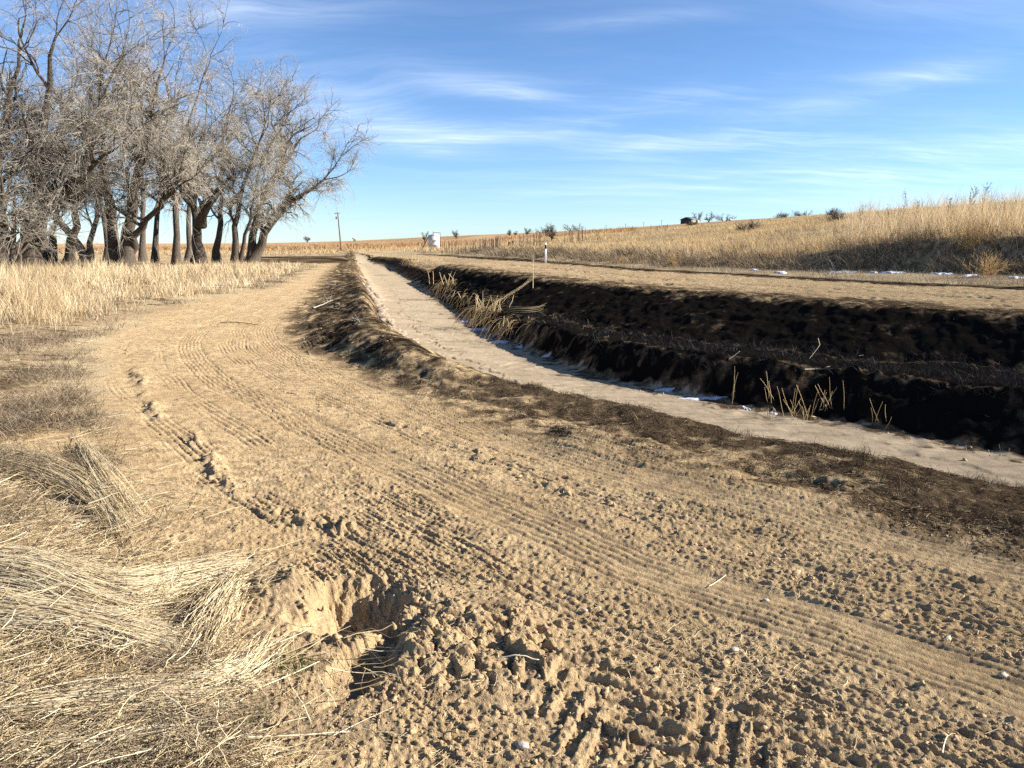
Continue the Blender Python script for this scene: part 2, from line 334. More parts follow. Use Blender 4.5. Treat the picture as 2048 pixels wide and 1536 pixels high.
pts_flat = [U(0, 1536, .03), U(300, 1400, .02), U(0, 1250, .04), U(200, 1100, .04), U(0, 1000, .05), U(0, 850, .08), U(0, 750, .12), U(0, 690, .16), U(-200, 690, .18), U(100, 640, .16), U(0, 600, .2), U(-300, 600, .25), U(300, 580, .16),
            PD(0, 535, 62), PD(-400, 535, 62), PD(300, 529, 68), PD(450, 526, 76), PD(-600, 515, 120), PD(0, 512, 130), PD(300, 512, 130), PD(450, 514, 130), PD(600, 517, 118), PD(0, 505, 190), PD(300, 504, 190), PD(-600, 505, 190)]
for a in range(0, 360, 30):
    for rad in (14, 60, 250):
        x, y = rad * math.sin(R(a)), rad * math.cos(R(a))
        if y < -3 or (x < -8 and y < .55 * abs(x)): pts_flat.append((x, y, .0 if rad < 20 else .2))
ctl = []
for k, P in list(Ln.items()) + [('e', e) for e in extra]:
    Q = P; near = np.hypot(Q[:, 0], Q[:, 1])
    ctl.append(resample(Q, 1.2) if k in ('base', 'crest', 'floorL', 'floorR', 'lip', 'back', 'rin') else resample(Q, 4 if k != 'e' else 10))
ctl.append(np.array(pts_flat))
ctl.append(np.array([[rr * math.sin(R(a)), rr * math.cos(R(a)), 8 if abs((a + 180) % 360 - 180) < 60 else 1.5] for rr in (2600, 9000) for a in range(0, 360, 15)]))
ctl = np.vstack(ctl); key = np.round(ctl[:, :2] / .05).astype(int); _, ui = np.unique(key, axis=0, return_index=True); ctl = ctl[ui]
_v, _e, tri, _o, _, _ = delaunay_2d_cdt([Vector((float(p[0]), float(p[1]))) for p in ctl], [], [], 0, 1e-4)
tri = np.array([t for t in tri]); orig = np.array([o[0] if len(o) else 0 for o in _o]); tz = ctl[orig, 2]; txy = np.array([(v.x, v.y) for v in _v])
def tin_grid(x0, y0, nx, ny, c):
    Z = np.zeros((ny, nx), np.float32)
    for t in tri:
        p = txy[t]; z = tz[t]
        i0 = max(0, int((p[:, 0].min() - x0) / c)); i1 = min(nx - 1, int((p[:, 0].max() - x0) / c) + 1)
        j0 = max(0, int((p[:, 1].min() - y0) / c)); j1 = min(ny - 1, int((p[:, 1].max() - y0) / c) + 1)
        if i1 < i0 or j1 < j0: continue
        X, Y = np.meshgrid(x0 + np.arange(i0, i1 + 1) * c, y0 + np.arange(j0, j1 + 1) * c)
        d = (p[1, 1] - p[2, 1]) * (p[0, 0] - p[2, 0]) + (p[2, 0] - p[1, 0]) * (p[0, 1] - p[2, 1])
        if abs(d) < 1e-12: continue
        a = ((p[1, 1] - p[2, 1]) * (X - p[2, 0]) + (p[2, 0] - p[1, 0]) * (Y - p[2, 1])) / d
        b = ((p[2, 1] - p[0, 1]) * (X - p[2, 0]) + (p[0, 0] - p[2, 0]) * (Y - p[2, 1])) / d
        g = 1 - a - b; m = (a >= -1e-4) & (b >= -1e-4) & (g >= -1e-4)
        sub = Z[j0:j1 + 1, i0:i1 + 1]; sub[m] = (a * z[0] + b * z[1] + g * z[2])[m]
    return Z
def sdist(P, X, Y, want_s=False):
    P = P[:, :2]; best = np.full(X.shape, 1e9, np.float32); sg = np.ones(X.shape, np.float32); S = np.zeros(X.shape, np.float32) if want_s else None; acc = 0.
    for a, b in zip(P[:-1], P[1:]):
        dx, dy = b - a; L2 = dx * dx + dy * dy
        if L2 < 1e-9: continue
        t = np.clip(((X - a[0]) * dx + (Y - a[1]) * dy) / L2, 0, 1); ex = X - a[0] - t * dx; ey = Y - a[1] - t * dy; dd = ex * ex + ey * ey
        m = dd < best; best = np.where(m, dd, best); sg = np.where(m, np.where(dy * ex - dx * ey >= 0, 1., -1.), sg)
        if want_s: S = np.where(m, acc + t * math.sqrt(L2), S)
        acc += math.sqrt(L2)
    sdv = np.sqrt(best) * sg
    return (sdv, S) if want_s else sdv
trackA = smooth_line([U(*p, 0) for p in [(2300, 1490), (2045, 1388), (1797, 1303), (1590, 1236), (1300, 1150), (1160, 1092), (1000, 1026), (850, 962), (700, 897), (581, 840), (478, 789), (417, 750), (382, 712), (378, 685), (402, 658), (446, 638), (515, 611), (583, 577), (634, 543), (668, 521)]])
trackB = smooth_line([U(*p, 0) for p in [(2300, 1212), (2045, 1148), (1797, 1089), (1590, 1037), (1300, 972), (1080, 905), (900, 842), (700, 773), (600, 733), (549, 699), (528, 668), (534, 651), (560, 632), (590, 615), (634, 581), (664, 541), (680, 518)]])
lugC = smooth_line([U(*p, 0) for p in [(1050, 1250), (1130, 1330), (1230, 1440), (1330, 1560), (1420, 1700)]])
lugD = smooth_line([U(*p, 0) for p in [(1330, 1330), (1480, 1440), (1640, 1560), (1800, 1700)]])
scarp = smooth_line([U(*p, .05) for p in [(1060, 842), (1080, 849), (1127, 852), (1197, 868), (1267, 883), (1326, 894), (1384, 911), (1419, 920), (1500, 942), (1600, 960)]])
wind1 = smooth_line([U(*p, 0) for p in [(1000, 1290), (860, 1180), (780, 1105), (700, 1064), (625, 1054), (572, 1045), (505, 1006), (447, 984), (424, 917), (370, 870), (326, 850), (300, 800), (270, 740)]])
wind2 = smooth_line([U(*p, 0) for p in [(2048, 1330), (1900, 1290), (1818, 1252), (1739, 1208), (1610, 1142), (1400, 1075), (1200, 1010), (1000, 935), (860, 868), (700, 822), (640, 806)]])
wind3 = smooth_line([U(*p, 0) for p in [(614, 700), (606, 660), (600, 632), (612, 606), (640, 575), (655, 548), (672, 524)]])
trackFar = [offs(0.5 * (resample(Ln['rin'], 2)[:60] * 0 + resample(Ln['rin'], 2)[:60]), o) for o in (1.6, 3.3)]
FN = ['H'] + list(Ln) + ['scarp', 'w1', 'w2', 'w3', 'uA', 'sA', 'uB', 'sB', 'uC', 'sC', 'uD', 'sD']
grids = []
for (x0, y0, x1, y1, c, bl) in [(-16, -5, 24, 42, .07, .11), (-110, -45, 100, 200, .45, .45), (-1700, -900, 1700, 3000, 9, 6)]:
    nx, ny = int((x1 - x0) / c) + 1, int((y1 - y0) / c) + 1
    X, Y = np.meshgrid(x0 + np.arange(nx) * c, y0 + np.arange(ny) * c); X = X.astype(np.float32); Y = Y.astype(np.float32)
    G = {'H': blur(tin_grid(x0, y0, nx, ny, c), bl / c)}
    if c < 5:
        for k, P in Ln.items(): G[k] = sdist(resample(P, 1.0 if c < .2 else 3.0), X, Y)
    if c < .2:
        for k, P in (('scarp', scarp), ('w1', wind1), ('w2', wind2), ('w3', wind3)): G[k] = sdist(P, X, Y)
        for k, P in (('A', trackA), ('B', trackB), ('C', lugC), ('D', lugD)): G['u' + k], G['s' + k] = sdist(P, X, Y, True)
    if c < .2:
        soft = blur(G['H'], .42 / c); wgt = sm(-.5, .1, G['base']) * sm(-1.1, -1.9, G['floorL']) * sm(8, 10, Y) * .9; G['H'] = G['H'] * (1 - wgt) + soft * wgt
    grids.append((x0, y0, x1, y1, c, G))
def fld(name, x, y):
    x = np.asarray(x, float); y = np.asarray(y, float); out = None
    for (x0, y0, x1, y1, c, G) in reversed(grids):
        if name not in G: continue
        A = G[name]; u = np.clip((x - x0) / c, 0, A.shape[1] - 1.001); v = np.clip((y - y0) / c, 0, A.shape[0] - 1.001)
        i = u.astype(int); j = v.astype(int); fu = u - i; fv = v - j
        val = (A[j, i] * (1 - fu) + A[j, i + 1] * fu) * (1 - fv) + (A[j + 1, i] * (1 - fu) + A[j + 1, i + 1] * fu) * fv
        if out is None: out = val if name not in ('scarp', 'w1', 'w2', 'w3') and name[0] not in 'us' else np.where((x > x0) & (x < x1) & (y > y0) & (y < y1), val, 99.)
        else:
            b = min(3.0, 12 * c) if c < 5 else 40.
            wgt = np.clip(np.minimum(np.minimum(x - x0, x1 - x), np.minimum(y - y0, y1 - y)) / b, 0, 1); out = out * (1 - wgt) + val * wgt
    return out
hole_c = np.array(U(705, 1222, 0)[:2]); hump_c = np.array(U(930, 1300, 0)[:2]); mound_c = np.array(U(560, 1190, 0)[:2])
def zones(x, y):
    """soft membership of each ground zone, with ragged edges"""
    d = np.hypot(x, y); wa = np.clip(d * .012, .03, .5)
    wx = x + wa * (fbm(x, y, .9, 3, 5) + .6 * fbm(x, y, .22, 2, 8)); wy = y + wa * (fbm(x, y, .9, 3, 15) + .6 * fbm(x, y, .22, 2, 18))
    f = {k: fld(k, wx, wy) for k in Ln}
    z = {}
    ew = np.clip(d * .006, .03, .6)
    pos = lambda k, e=0., s=1.: sm(-ew * s, ew * s, f[k] + e)
    z['leftland'] = 1 - pos('left', 0, 3)
    z['road'] = pos('left', 0, 3) * (1 - pos('base'))
    z['berm'] = pos('base') * (1 - pos('floorL'))
    z['floor'] = pos('floorL') * (1 - pos('floorR'))
    z['face'] = pos('floorR') * (1 - pos('lip'))
    z['bench'] = pos('lip') * (1 - pos('back'))
    z['bank'] = pos('back') * (1 - pos('rin', -.5))
    z['froad'] = pos('rin', -.5) * (1 - pos('rout', .5))
    z['verge'] = pos('rout', .5) * (1 - pos('foot'))
    z['hill'] = pos('foot')
    return z, f
def relief(x, y, cell, Z, f):
    """small real relief of the ground: ruts, tyre ribs, clods, scarps"""
    d = np.hypot(x, y); h = np.zeros(x.shape, np.float32)
    dirt = Z['road'] + .8 * Z['leftland'] + .5 * Z['froad']
    h += .016 * fbm(x, y, 1.6, 3, 40, cell=cell) * (Z['road'] + Z['leftland'] + Z['berm']) + .10 * fbm(x, y, 3.0, 3, 44, cell=cell) * (Z['hill'] + Z['verge'] * .4)
    uA, sA, uB, sB = (fld(k, x, y) for k in ('uA', 'sA', 'uB', 'sB'))
    cov = np.zeros(x.shape)
    fade = np.clip(1.3 - d / 34, 0, 1)
    for u, s, wdt, sh, seed in ((uA, sA, .21, 0, 3), (uB, sB, .19, .01, 9)):
        uu = u + .02 * fbm(s, s * 0 + seed, 1.2, 2, seed)
        c = 1 - sm(wdt - .02, wdt + .03, np.abs(uu)); cov = np.maximum(cov, c)
        patch = sm(-.25, .25, fbm(s, uu * 4, 1.1, 3, seed + 60) + .12)
        ribs = np.abs(np.sin(math.pi * (uu + .006 * np.sign(np.sin(s * 2 * math.pi / .31))) / .060)) ** .42
        cross = sm(.80, .97, np.sin(2 * math.pi * (s + np.floor(uu / .052) * .047) / .17))
        rk = np.clip(.06 / (1.6 * np.sqrt(cell * np.maximum(d * .0009, .002))) - .35, 0, 1)
        h += c * (-.018 + rk * (.45 + .55 * patch) * (.019 * ribs - .004 * cross)) * fade
        edge = np.exp(-((np.abs(uu) - wdt - .05) / .03) ** 2); h += edge * fade * (.010 * np.clip(fbm(x, y, .13, 3, seed + 20, cell=cell), -.1, 1)) * sm(14, 8, d)
    # fainter, older passes beside the fresh tracks
    for u, s, o_, wdt, seed in ((uA, sA, .62, .17, 21), (uA, sA, -.58, .15, 22), (uB, sB, .50, .15, 23), (uB, sB, -.55, .18, 24), (uA, sA, -1.15, .16, 25), (uA, sA, 1.05, .14, 26)):
        uu = u - o_ + .07 * fbm(s, s * 0 + seed, 2.2, 2, seed); c = (1 - sm(wdt - .03, wdt + .04, np.abs(uu))) * sm(-.15, .2, fbm(s, uu * 3, 2.0, 3, seed + 66)) * Z['road'] * (1 - cov)
        ribs = np.abs(np.sin(math.pi * uu / .062)) ** .5; rk = np.clip(.06 / (2.0 * np.sqrt(cell * np.maximum(d * .0012, .002))) - .35, 0, 1); h += c * (-.016 + rk * .017 * ribs) * fade
    rest = np.clip(1 - cov, 0, 1)
    # clods and crumbs
    w1, w2, wi = worley(x + .03 * fbm(x, y, .11, 2, 70), y, .085, 11)
    w3, _, wj = worley(x, y, .034, 12)
    cm = sm(-.15, .55, fbm(x, y, .75, 3, 81))
    fine = np.clip(.05 / (2.2 * cell) - .3, 0, 1); mid = np.clip(.16 / (2.2 * cell) - .3, 0, 1)
    h += rest * dirt * (.004 * fbm(x, y, .035, 3, 92, .65, cell=cell) * 1.6 + cm * .009 * mid * np.clip(.55 - w1, 0, 1) * wi + .012 * fine * np.clip(.6 - w3, 0, 1) * wj * 2 +   .007 * fbm(x, y, .12, 4, 90, .62, cell=cell))
    # scraped streaks of the grader, running with the tyre tracks (right of the road)
    st = fbm(sA / .55, uA / .022, 1., 3, 95); rk = np.clip(.05 / (2.2 * cell) - .35, 0, 1)
    h += rest * Z['road'] * rk * .013 * st * sm(-.1, .5, fbm(x, y, 1.3, 2, 97) + .35 * sm(.2, 1.4, x))
    # windrows of clods beside the ruts
    for k, a, wd, seed in (('w1', .055, .09, 1), ('w2', .032, .09, 2), ('w3', .05, .20, 3)):
        u = fld(k, x, y) + .05 * fbm(x, y, .4, 2, seed + 110)
        g = np.exp(-(u / wd) ** 2); lump = np.clip(.35 + 1.1 * fbm(x, y, .16, 3, seed + 120, .6, cell=cell), 0, 1.4)
        on = sm(-.1, .45, fbm(x, y, 1.1, 3, seed + 130) + .15 * (k == 'w1')); h += a * g * lump * on * (1 - .9 * cov)
        h -= .18 * a * np.exp(-((u + 1.3 * wd) / (.9 * wd)) ** 2) * on * (1 - cov)
    # berm scarp
    us = fld('scarp', x, y); us = us + .035 * fbm(x, y, .16, 3, 140, cell=cell)
    h += .085 * sm(-.03, .02, us) * np.exp(-np.clip(us, 0, 9) / 1.2) * sm(1.1, .35, np.abs(us)) * sm(.2, .6, x) * sm(2.9, 2.3, x) * sm(-.4, .1, fbm(x, y, 1.5, 2, 141) + .25) - .04 * np.exp(-((us + .13) / .10) ** 2) * sm(.2, .6, x) * sm(2.9, 2.3, x)
    # dug hole, trench and clod hump in front
    hx, hy = x - hole_c[0], y - hole_c[1]; wq = .07 * fbm(x, y, .22, 3, 150)
    q = np.sqrt(((hx + .12 * hy) / .28) ** 2 + ((hy - .25 * hx) / .34) ** 2) + wq * 2.2
    q = q + .07 * fbm(x, y, .09, 3, 151, .6, cell=cell); h -= .22 * (1 - sm(.42, 1.05, q)) - .02 * np.exp(-((q - .8) / .3) ** 2) * fbm(x, y, .06, 3, 152, .6, cell=cell)
    hump = np.exp(-(((x - hump_c[0]) / .42) ** 2 + ((y - hump_c[1]) / .36) ** 2)); wk1, wk2, wki = worley(x + .03 * fbm(x, y, .09, 2, 161), y + .03 * fbm(x, y, .09, 2, 162), .12, 163)
    h += .065 * hump + sm(.15, .6, hump) * (.035 * np.clip(wk2 - wk1, 0, .35) / .35 + .03 * wki - .035)
    tx, ty = x - (hump_c[0] - .36), y - hump_c[1]; h -= .13 * np.exp(-((tx - .25 * ty + .06 * fbm(x, y, .2, 2, 165)) / .075) ** 2 - (ty / .38) ** 4)
    mq = np.exp(-(((x - mound_c[0]) / .20) ** 2 + ((y - mound_c[1]) / .26) ** 2)); h += .065 * mq * (1 + .5 * fbm(x, y, .15, 3, 167))
    # lugged tractor marks at the very front
    for k, seed in (('C', 171), ('D', 173)):
        u = fld('u' + k, x, y); s = fld('s' + k, x, y); c = (1 - sm(.20, .30, np.abs(u))) * sm(.1, .5, s)
        lug = sm(-.1, .5, np.sin(2 * math.pi * (s - np.abs(u) * .9) / .145 + 1.2 * fbm(x, y, .25, 2, seed)))
        h += c * (.024 * lug * (.6 + .8 * np.clip(fbm(x, y, .12, 3, seed + 1, .6, cell=cell) + .4, 0, 1)) - .012)
    # burnt berm and bench: tussocky; bank: lumps
    h += (Z['berm'] + Z['bench']) * (.022 * fbm(x, y, .22, 4, 181, .6, cell=cell) + .05 * fbm(x, y, 1.1, 2, 182, cell=cell))
    w4, _, wl = worley(x, y, .5, 184); h += Z['bank'] * (.05 * fbm(x, y, .5, 4, 183, .55, cell=cell) + .05 * np.clip(.45 - w4, 0, 1) * wl) + Z['face'] * .09 * fbm(x, y, .6, 4, 185, .55, cell=cell)
    # canal sand: ripples and little water-cut steps running with the flow
    fr = f['floorR']; lw = fbm(x, y, 3.2, 2, 190)
    sarc = (x * .66 - y * .75)
    h += Z['floor'] * (.007 * fbm(sarc, fr * 4, .9, 4, 191, .55, cell=cell) + .022 * sm(-.03, .03, fr + 2.3 + .5 * lw + .08 * fbm(x, y, .5, 2, 192)) + .03 * sm(-.04, .04, fr + 1.1 + .45 * fbm(x, y, 2.1, 2, 193)) * sm(3., 9., x) - .03 + .004 * fbm(x, y, .25, 3, 194, cell=cell))
    h += .012 * Z['floor'] * np.sin(sarc * 2 * math.pi / .55 + 2.5 * fbm(x, y, .8, 2, 195)) * np.clip(.5 / (2.2 * cell) - .4, 0, 1) * sm(-.1, .5, fbm(x, y, 2., 2, 196))
    # far road ruts
    h += Z['froad'] * (.03 * fbm(sarc / 3, fr, .5, 3, 199, cell=cell) - .04 * np.exp(-((f['rin'] - 1.9) / .25) ** 2) - .04 * np.exp(-((f['rin'] - 3.6) / .25) ** 2))
    return h
def ground_z(x, y, rel=True):
    x = np.atleast_1d(np.asarray(x, float)); y = np.atleast_1d(np.asarray(y, float)); H = fld('H', x, y)
    if not rel: return H
    Z, f = zones(x, y); d = np.hypot(x, y); return H + relief(x, y, np.clip(d * d / 1346 * .8, .006, 5), Z, f)
def gz(x, y, rel=False): return float(ground_z(x, y, rel)[0])

# ------------------------------------------------------------------ the ground sheet
rows = [.25, .6, 1.0, 1.4]; r = 1.7
while r < 9000:
    rows.append(r); px = r * r / 1346.0
    s = max(.0065, .85 * px)
    if r < 26: s = min(s, .05)
    elif r < 60: s = min(s, .14)
    elif r < 220: s = min(s, .7)
    else: s = max(r * .012, .7)
    r += s
rows = np.array(rows)
ca = np.radians(np.r_[np.arange(-180, -44, 3.0), np.arange(-44, -24, .078), np.arange(-24, -4, .045), np.arange(-4, 44.001, .078), np.arange(47, 179, 3.0)])
X = rows[:, None] * np.sin(ca)[None, :]; Y = rows[:, None] * np.cos(ca)[None, :]
cell = np.broadcast_to(np.maximum(np.gradient(rows), .002)[:, None], X.shape)
x = X.ravel(); y = Y.ravel(); cl_ = np.sqrt(np.maximum(cell, rows[:, None] * .00136) * np.maximum(rows[:, None] * .00136, .004)).ravel()
cl_ = .5 * (cl_ + cell.ravel())
Zn, f = zones(x, y); H = fld('H', x, y)
rel = relief(x, y, cl_, Zn, f)
z = H + rel
d = np.hypot(x, y)
# colour masks (what the soil is, plus shade painted on the cut bank)
n1 = fbm(x, y, 1.4, 4, 201); n2 = fbm(x, y, .3, 4, 202, .6); n3 = fbm(x, y, 6., 3, 203); n4 = fbm(x, y, 40., 4, 204)
px_ = x / np.maximum(y, .5)
bermin = f['base']
char = Zn['berm'] * np.clip(.40 + .2 * sm(.0, .9, bermin) + .35 * n1 + .45 * n2, 0, .62)
char = np.maximum(char, Zn['berm'] * sm(8, 10, y) * np.clip(.60 + .40 * n1 + .45 * n2, 0, .85))
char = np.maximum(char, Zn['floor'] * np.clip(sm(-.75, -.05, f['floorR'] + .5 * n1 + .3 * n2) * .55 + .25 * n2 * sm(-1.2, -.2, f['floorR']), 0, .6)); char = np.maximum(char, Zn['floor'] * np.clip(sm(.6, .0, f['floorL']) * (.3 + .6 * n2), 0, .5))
char = np.maximum(char, Zn['face'] * np.clip(.92 + .5 * n1 + .3 * n2, 0, 1)); char = np.maximum(char, Zn['bench'])
char = np.maximum(char, Zn['bank'] * np.clip(1.15 - .50 * sm(.40, .0, -f['rin']) + .30 * n1 + .35 * n2, 0, 1))
vs = fbm(x * .66 - y * .75, f['rin'] * 6, 1.5, 3, 207)
char = np.maximum(char, Zn['froad'] * np.clip(.9 * sm(.9, .0, f['rin'] - .3) + 1.25 * sm(-1.4, -.1, f['rout']) + .4 * n2 + .3 * vs - .55, 0, .9))
char = np.maximum(char, Zn['road'] * sm(-1.1, .0, bermin) * np.clip(.50 + .3 * n1 + .5 * n2, 0, .6))
char = np.maximum(char, Zn['verge'] * sm(1.3, .1, f['rout'] + .25 * n2) * np.clip(.80 + .4 * n2, 0, .9) * sm(140, 90, y))
char = np.maximum(char, Zn['hill'] * sm(.3, -.2, f['shoulder']) * np.clip(.36 + .3 * n2, 0, .5) * (y < 75))  # char value here paints the cut bank's shade into its soil colour
char = np.maximum(char, Zn['froad'] * sm(2.9, .9, f['rin'] + .4 * n2) * np.clip(.50 + .35 * n2 + .3 * n1 + .3 * vs, 0, .75) * sm(120, 70, y))
burntstrip = (x < -.21 * y) * (x > -.36 * y) * sm(74, 82, y) * sm(150, 140, y)
char = np.maximum(char, burntstrip * np.clip(.65 + .5 * n3, 0, 1) * (1 - Zn['froad']))
sand = Zn['floor']
scrub = Zn['leftland'] * sm(5.5, 8, y) * sm(-.3, -1.2, f['left'])
char = np.maximum(char, scrub * np.clip(.22 + .5 * n1 + .5 * n2, 0, .55))
dry = np.clip(Zn['hill'] + Zn['verge'] + Zn['leftland'] * sm(-.2, .5, n1 * .8 + n2 * .4 + sm(7, 12, y) * 1.0 - .05), 0, 1) * (1 - char)
orange = sm(140, 210, y) * np.clip(.75 + .5 * n4, 0, 1) * (1 - sm(.30, .36, px_ + 0 * y) * (y < 330))
damp = np.clip(sm(.0, .5, n2 + .3 * n1 - .1), 0, 1)
c1_ = np.stack([char, sand, dry, orange], 1).astype(np.float32)
nr, nc = X.shape; idx = np.arange(nr * nc).reshape(nr, nc)
a = idx[:-1]; b = idx[1:]
Q = np.stack([a, b, np.roll(b, -1, 1), np.roll(a, -1, 1)], -1).reshape(-1, 4)[:, ::-1]
ctr = np.array([[0, 0, fld('H', np.array([0.]), np.array([0.]))[0]]]); V = np.vstack([np.stack([x, y, z], 1), ctr]); ci = len(V) - 1
T3 = np.stack([np.full(nc, ci), np.roll(idx[0], -1), idx[0]], 1)
c1_ = np.vstack([c1_, [[0, 0, 0, 0]]])
m, nt, o = new_mat('prairie soil'); b_ = N(nt, 'ShaderNodeBsdfDiffuse'); b_.inputs['Roughness'].default_value = .6
at = N(nt, 'ShaderNodeAttribute', attribute_name='soil'); sp = N(nt, 'ShaderNodeSeparateColor'); nt.links.new(at.outputs['Color'], sp.inputs[0])
geo = N(nt, 'ShaderNodeNewGeometry')
def noise(scale, detail=5, rough=.6, st=None):
    n = N(nt, 'ShaderNodeTexNoise'); n.inputs['Scale'].default_value = scale; n.inputs['Detail'].default_value = detail; n.inputs['Roughness'].default_value = rough
    if st:
        mp = N(nt, 'ShaderNodeMapping'); mp.inputs['Scale'].default_value = st[:3]; mp.inputs['Rotation'].default_value = (0, 0, st[3]); nt.links.new(geo.outputs['Position'], mp.inputs[0]); nt.links.new(mp.outputs[0], n.inputs['Vector'])
    else: nt.links.new(geo.outputs['Position'], n.inputs['Vector'])
    return n.outputs[0]
na, nb, ncx, nd = noise(1.1), noise(9), noise(70, 4, .7), noise(.035, 6)
dirt = mixc(nt, mrange(nt, na, .3, .7), (.42, .30, .158), (.53, .395, .222))
dirt = mixc(nt, mrange(nt, nb, .42, .68), dirt, (.27, .195, .115))
dirt = mixc(nt, mth(nt, 'MULTIPLY', mrange(nt, ncx, .50, .72), .45), dirt, (.53, .40, .25))
dirt = mixc(nt, mth(nt, 'MULTIPLY', mrange(nt, ncx, .42, .30), .5), dirt, (.19, .13, .075))
sandc = mixc(nt, mrange(nt, na, .3, .7), (.32, .254, .168), (.41, .333, .226))
sandc = mixc(nt, mth(nt, 'MULTIPLY', mrange(nt, noise(1., 6, .65, (1.2, 6., 1, R(49))), .46, .72), .75), sandc, (.20, .165, .115))
dryc = mixc(nt, mrange(nt, nb, .3, .7), (.17, .125, .075), (.36, .27, .155))
dryc = mixc(nt, mrange(nt, noise(.25, 6, .7), .38, .66), dryc, (.44, .35, .215))
orc = mixc(nt, mrange(nt, nd, .40, .62), (.38, .215, .10), (.47, .33, .185))
orc = mixc(nt, mrange(nt, noise(.02, 5, .6, (1, 9, 1, 0)), .5, .68), orc, (.27, .14, .065))
charc = mixc(nt, mrange(nt, ncx, .35, .7), (.006, .0055, .005), (.017, .014, .011))
halfc = mixc(nt, mrange(nt, nb, .35, .65), (.045, .032, .022), (.12, .085, .05))
halfc = mixc(nt, mrange(nt, ncx, .52, .68), halfc, (.27, .195, .11))
c = mixc(nt, sp.outputs[1], dirt, sandc); c = mixc(nt, sp.outputs[2], c, dryc)
c = mixc(nt, at.outputs['Alpha'], c, orc)
c = mixc(nt, mrange(nt, sp.outputs[0], .1, .55), c, halfc); c = mixc(nt, mrange(nt, sp.outputs[0], .5, .95), c, charc)
nt.links.new(c, b_.inputs[0])
bp = N(nt, 'ShaderNodeBump'); bp.inputs['Strength'].default_value = 1.0; bp.inputs['Distance'].default_value = .024
hh = mth(nt, 'ADD', mth(nt, 'MULTIPLY', noise(45, 6, .65), 1.0), mth(nt, 'MULTIPLY', noise(190, 3, .6), .5))
hh = mth(nt, 'MULTIPLY', hh, mth(nt, 'SUBTRACT', 1.0, mth(nt, 'MULTIPLY', sp.outputs[1], .75)))
nt.links.new(hh, bp.inputs['Height']); nt.links.new(bp.outputs[0], b_.inputs['Normal']); nt.links.new(b_.outputs[0], o.inputs[0])
gnd = mesh_obj('ground', V, [Q, T3], m, attrs={'soil': c1_}, smooth=True); gnd['kind'] = 'structure'; gnd['label'] = 'dry tan dirt ground with rutted road, sandy ditch and low hills'
print('ground verts', len(V))

# ------------------------------------------------------------------ placing by sight line
_tt = np.concatenate([np.arange(1.9, 60, .05), np.geomspace(60, 2500, 3000)])
def hit(px, py):
    xx, yy, zz = ray(px, py); X_ = xx * _tt / yy; Y_ = _tt; Z_ = EYE + zz * _tt / yy
    H_ = fld('H', X_, Y_); k = np.argmax(Z_ <= H_) if (Z_ <= H_).any() else len(_tt) - 1
    return np.array([X_[k], Y_[k], H_[k]])
def ppm(d): return F / d                     # photo pixels per metre
def at_dist(px, dd):
    a, b_, _ = ray(px, 500); x_ = float(a / b_ * dd); return np.array([x_, dd, gz(x_, dd)])

# ------------------------------------------------------------------ bare trees
def norm(v): return v / (np.linalg.norm(v, axis=-1, keepdims=True) + 1e-9)
def grow(S, Dv, L, k, wander, up):
    n = len(S); P = np.zeros((n, k, 3)); P[:, 0] = S; d_ = Dv.copy(); st = (L / (k - 1))[:, None]
    up = np.broadcast_to(up, (n,))
    for i in range(1, k):
        d_ = norm(d_ + wander * rng.normal(size=(n, 3)) + np.stack([np.zeros(n), np.zeros(n), up], 1)); P[:, i] = P[:, i - 1] + d_ * st
    return P
def sprout(P, Rd, per, t0, t1, ang, lr, k, wander, up, rr, rmin, lmin=.2, keep=1.0, out=None):
    n, kk, _ = P.shape; L = np.linalg.norm(np.diff(P, axis=1), axis=2).sum(1)
    pi = np.repeat(np.arange(n), per); t = rng.uniform(t0, t1, len(pi))
    if keep < 1: q = rng.random(len(pi)) < keep; pi = pi[q]; t = t[q]
    u = t * (kk - 1); i = np.minimum(u.astype(int), kk - 2); fr = (u - i)[:, None]
    S = P[pi, i] * (1 - fr) + P[pi, i + 1] * fr; T = norm(P[pi, i + 1] - P[pi, i]); r0 = Rd[pi, i] * (1 - fr[:, 0]) + Rd[pi, i + 1] * fr[:, 0]
    v = norm(np.cross(T, norm(rng.normal(size=T.shape))));
    if out is not None: v = norm(v + out)
    a = rng.uniform(*ang, len(pi))[:, None]; Dv = norm(np.cos(a) * T + np.sin(a) * v)
    l = np.maximum(L[pi] * rng.uniform(*lr, len(pi)) * (1.15 - .5 * t), lmin)
    C = grow(S, Dv, l, k, wander, up); ra = np.maximum(np.minimum(r0 * rr, r0), rmin); tp = np.linspace(1, .3, k)
    return C, ra[:, None] * tp[None, :] * np.ones((len(pi), k))
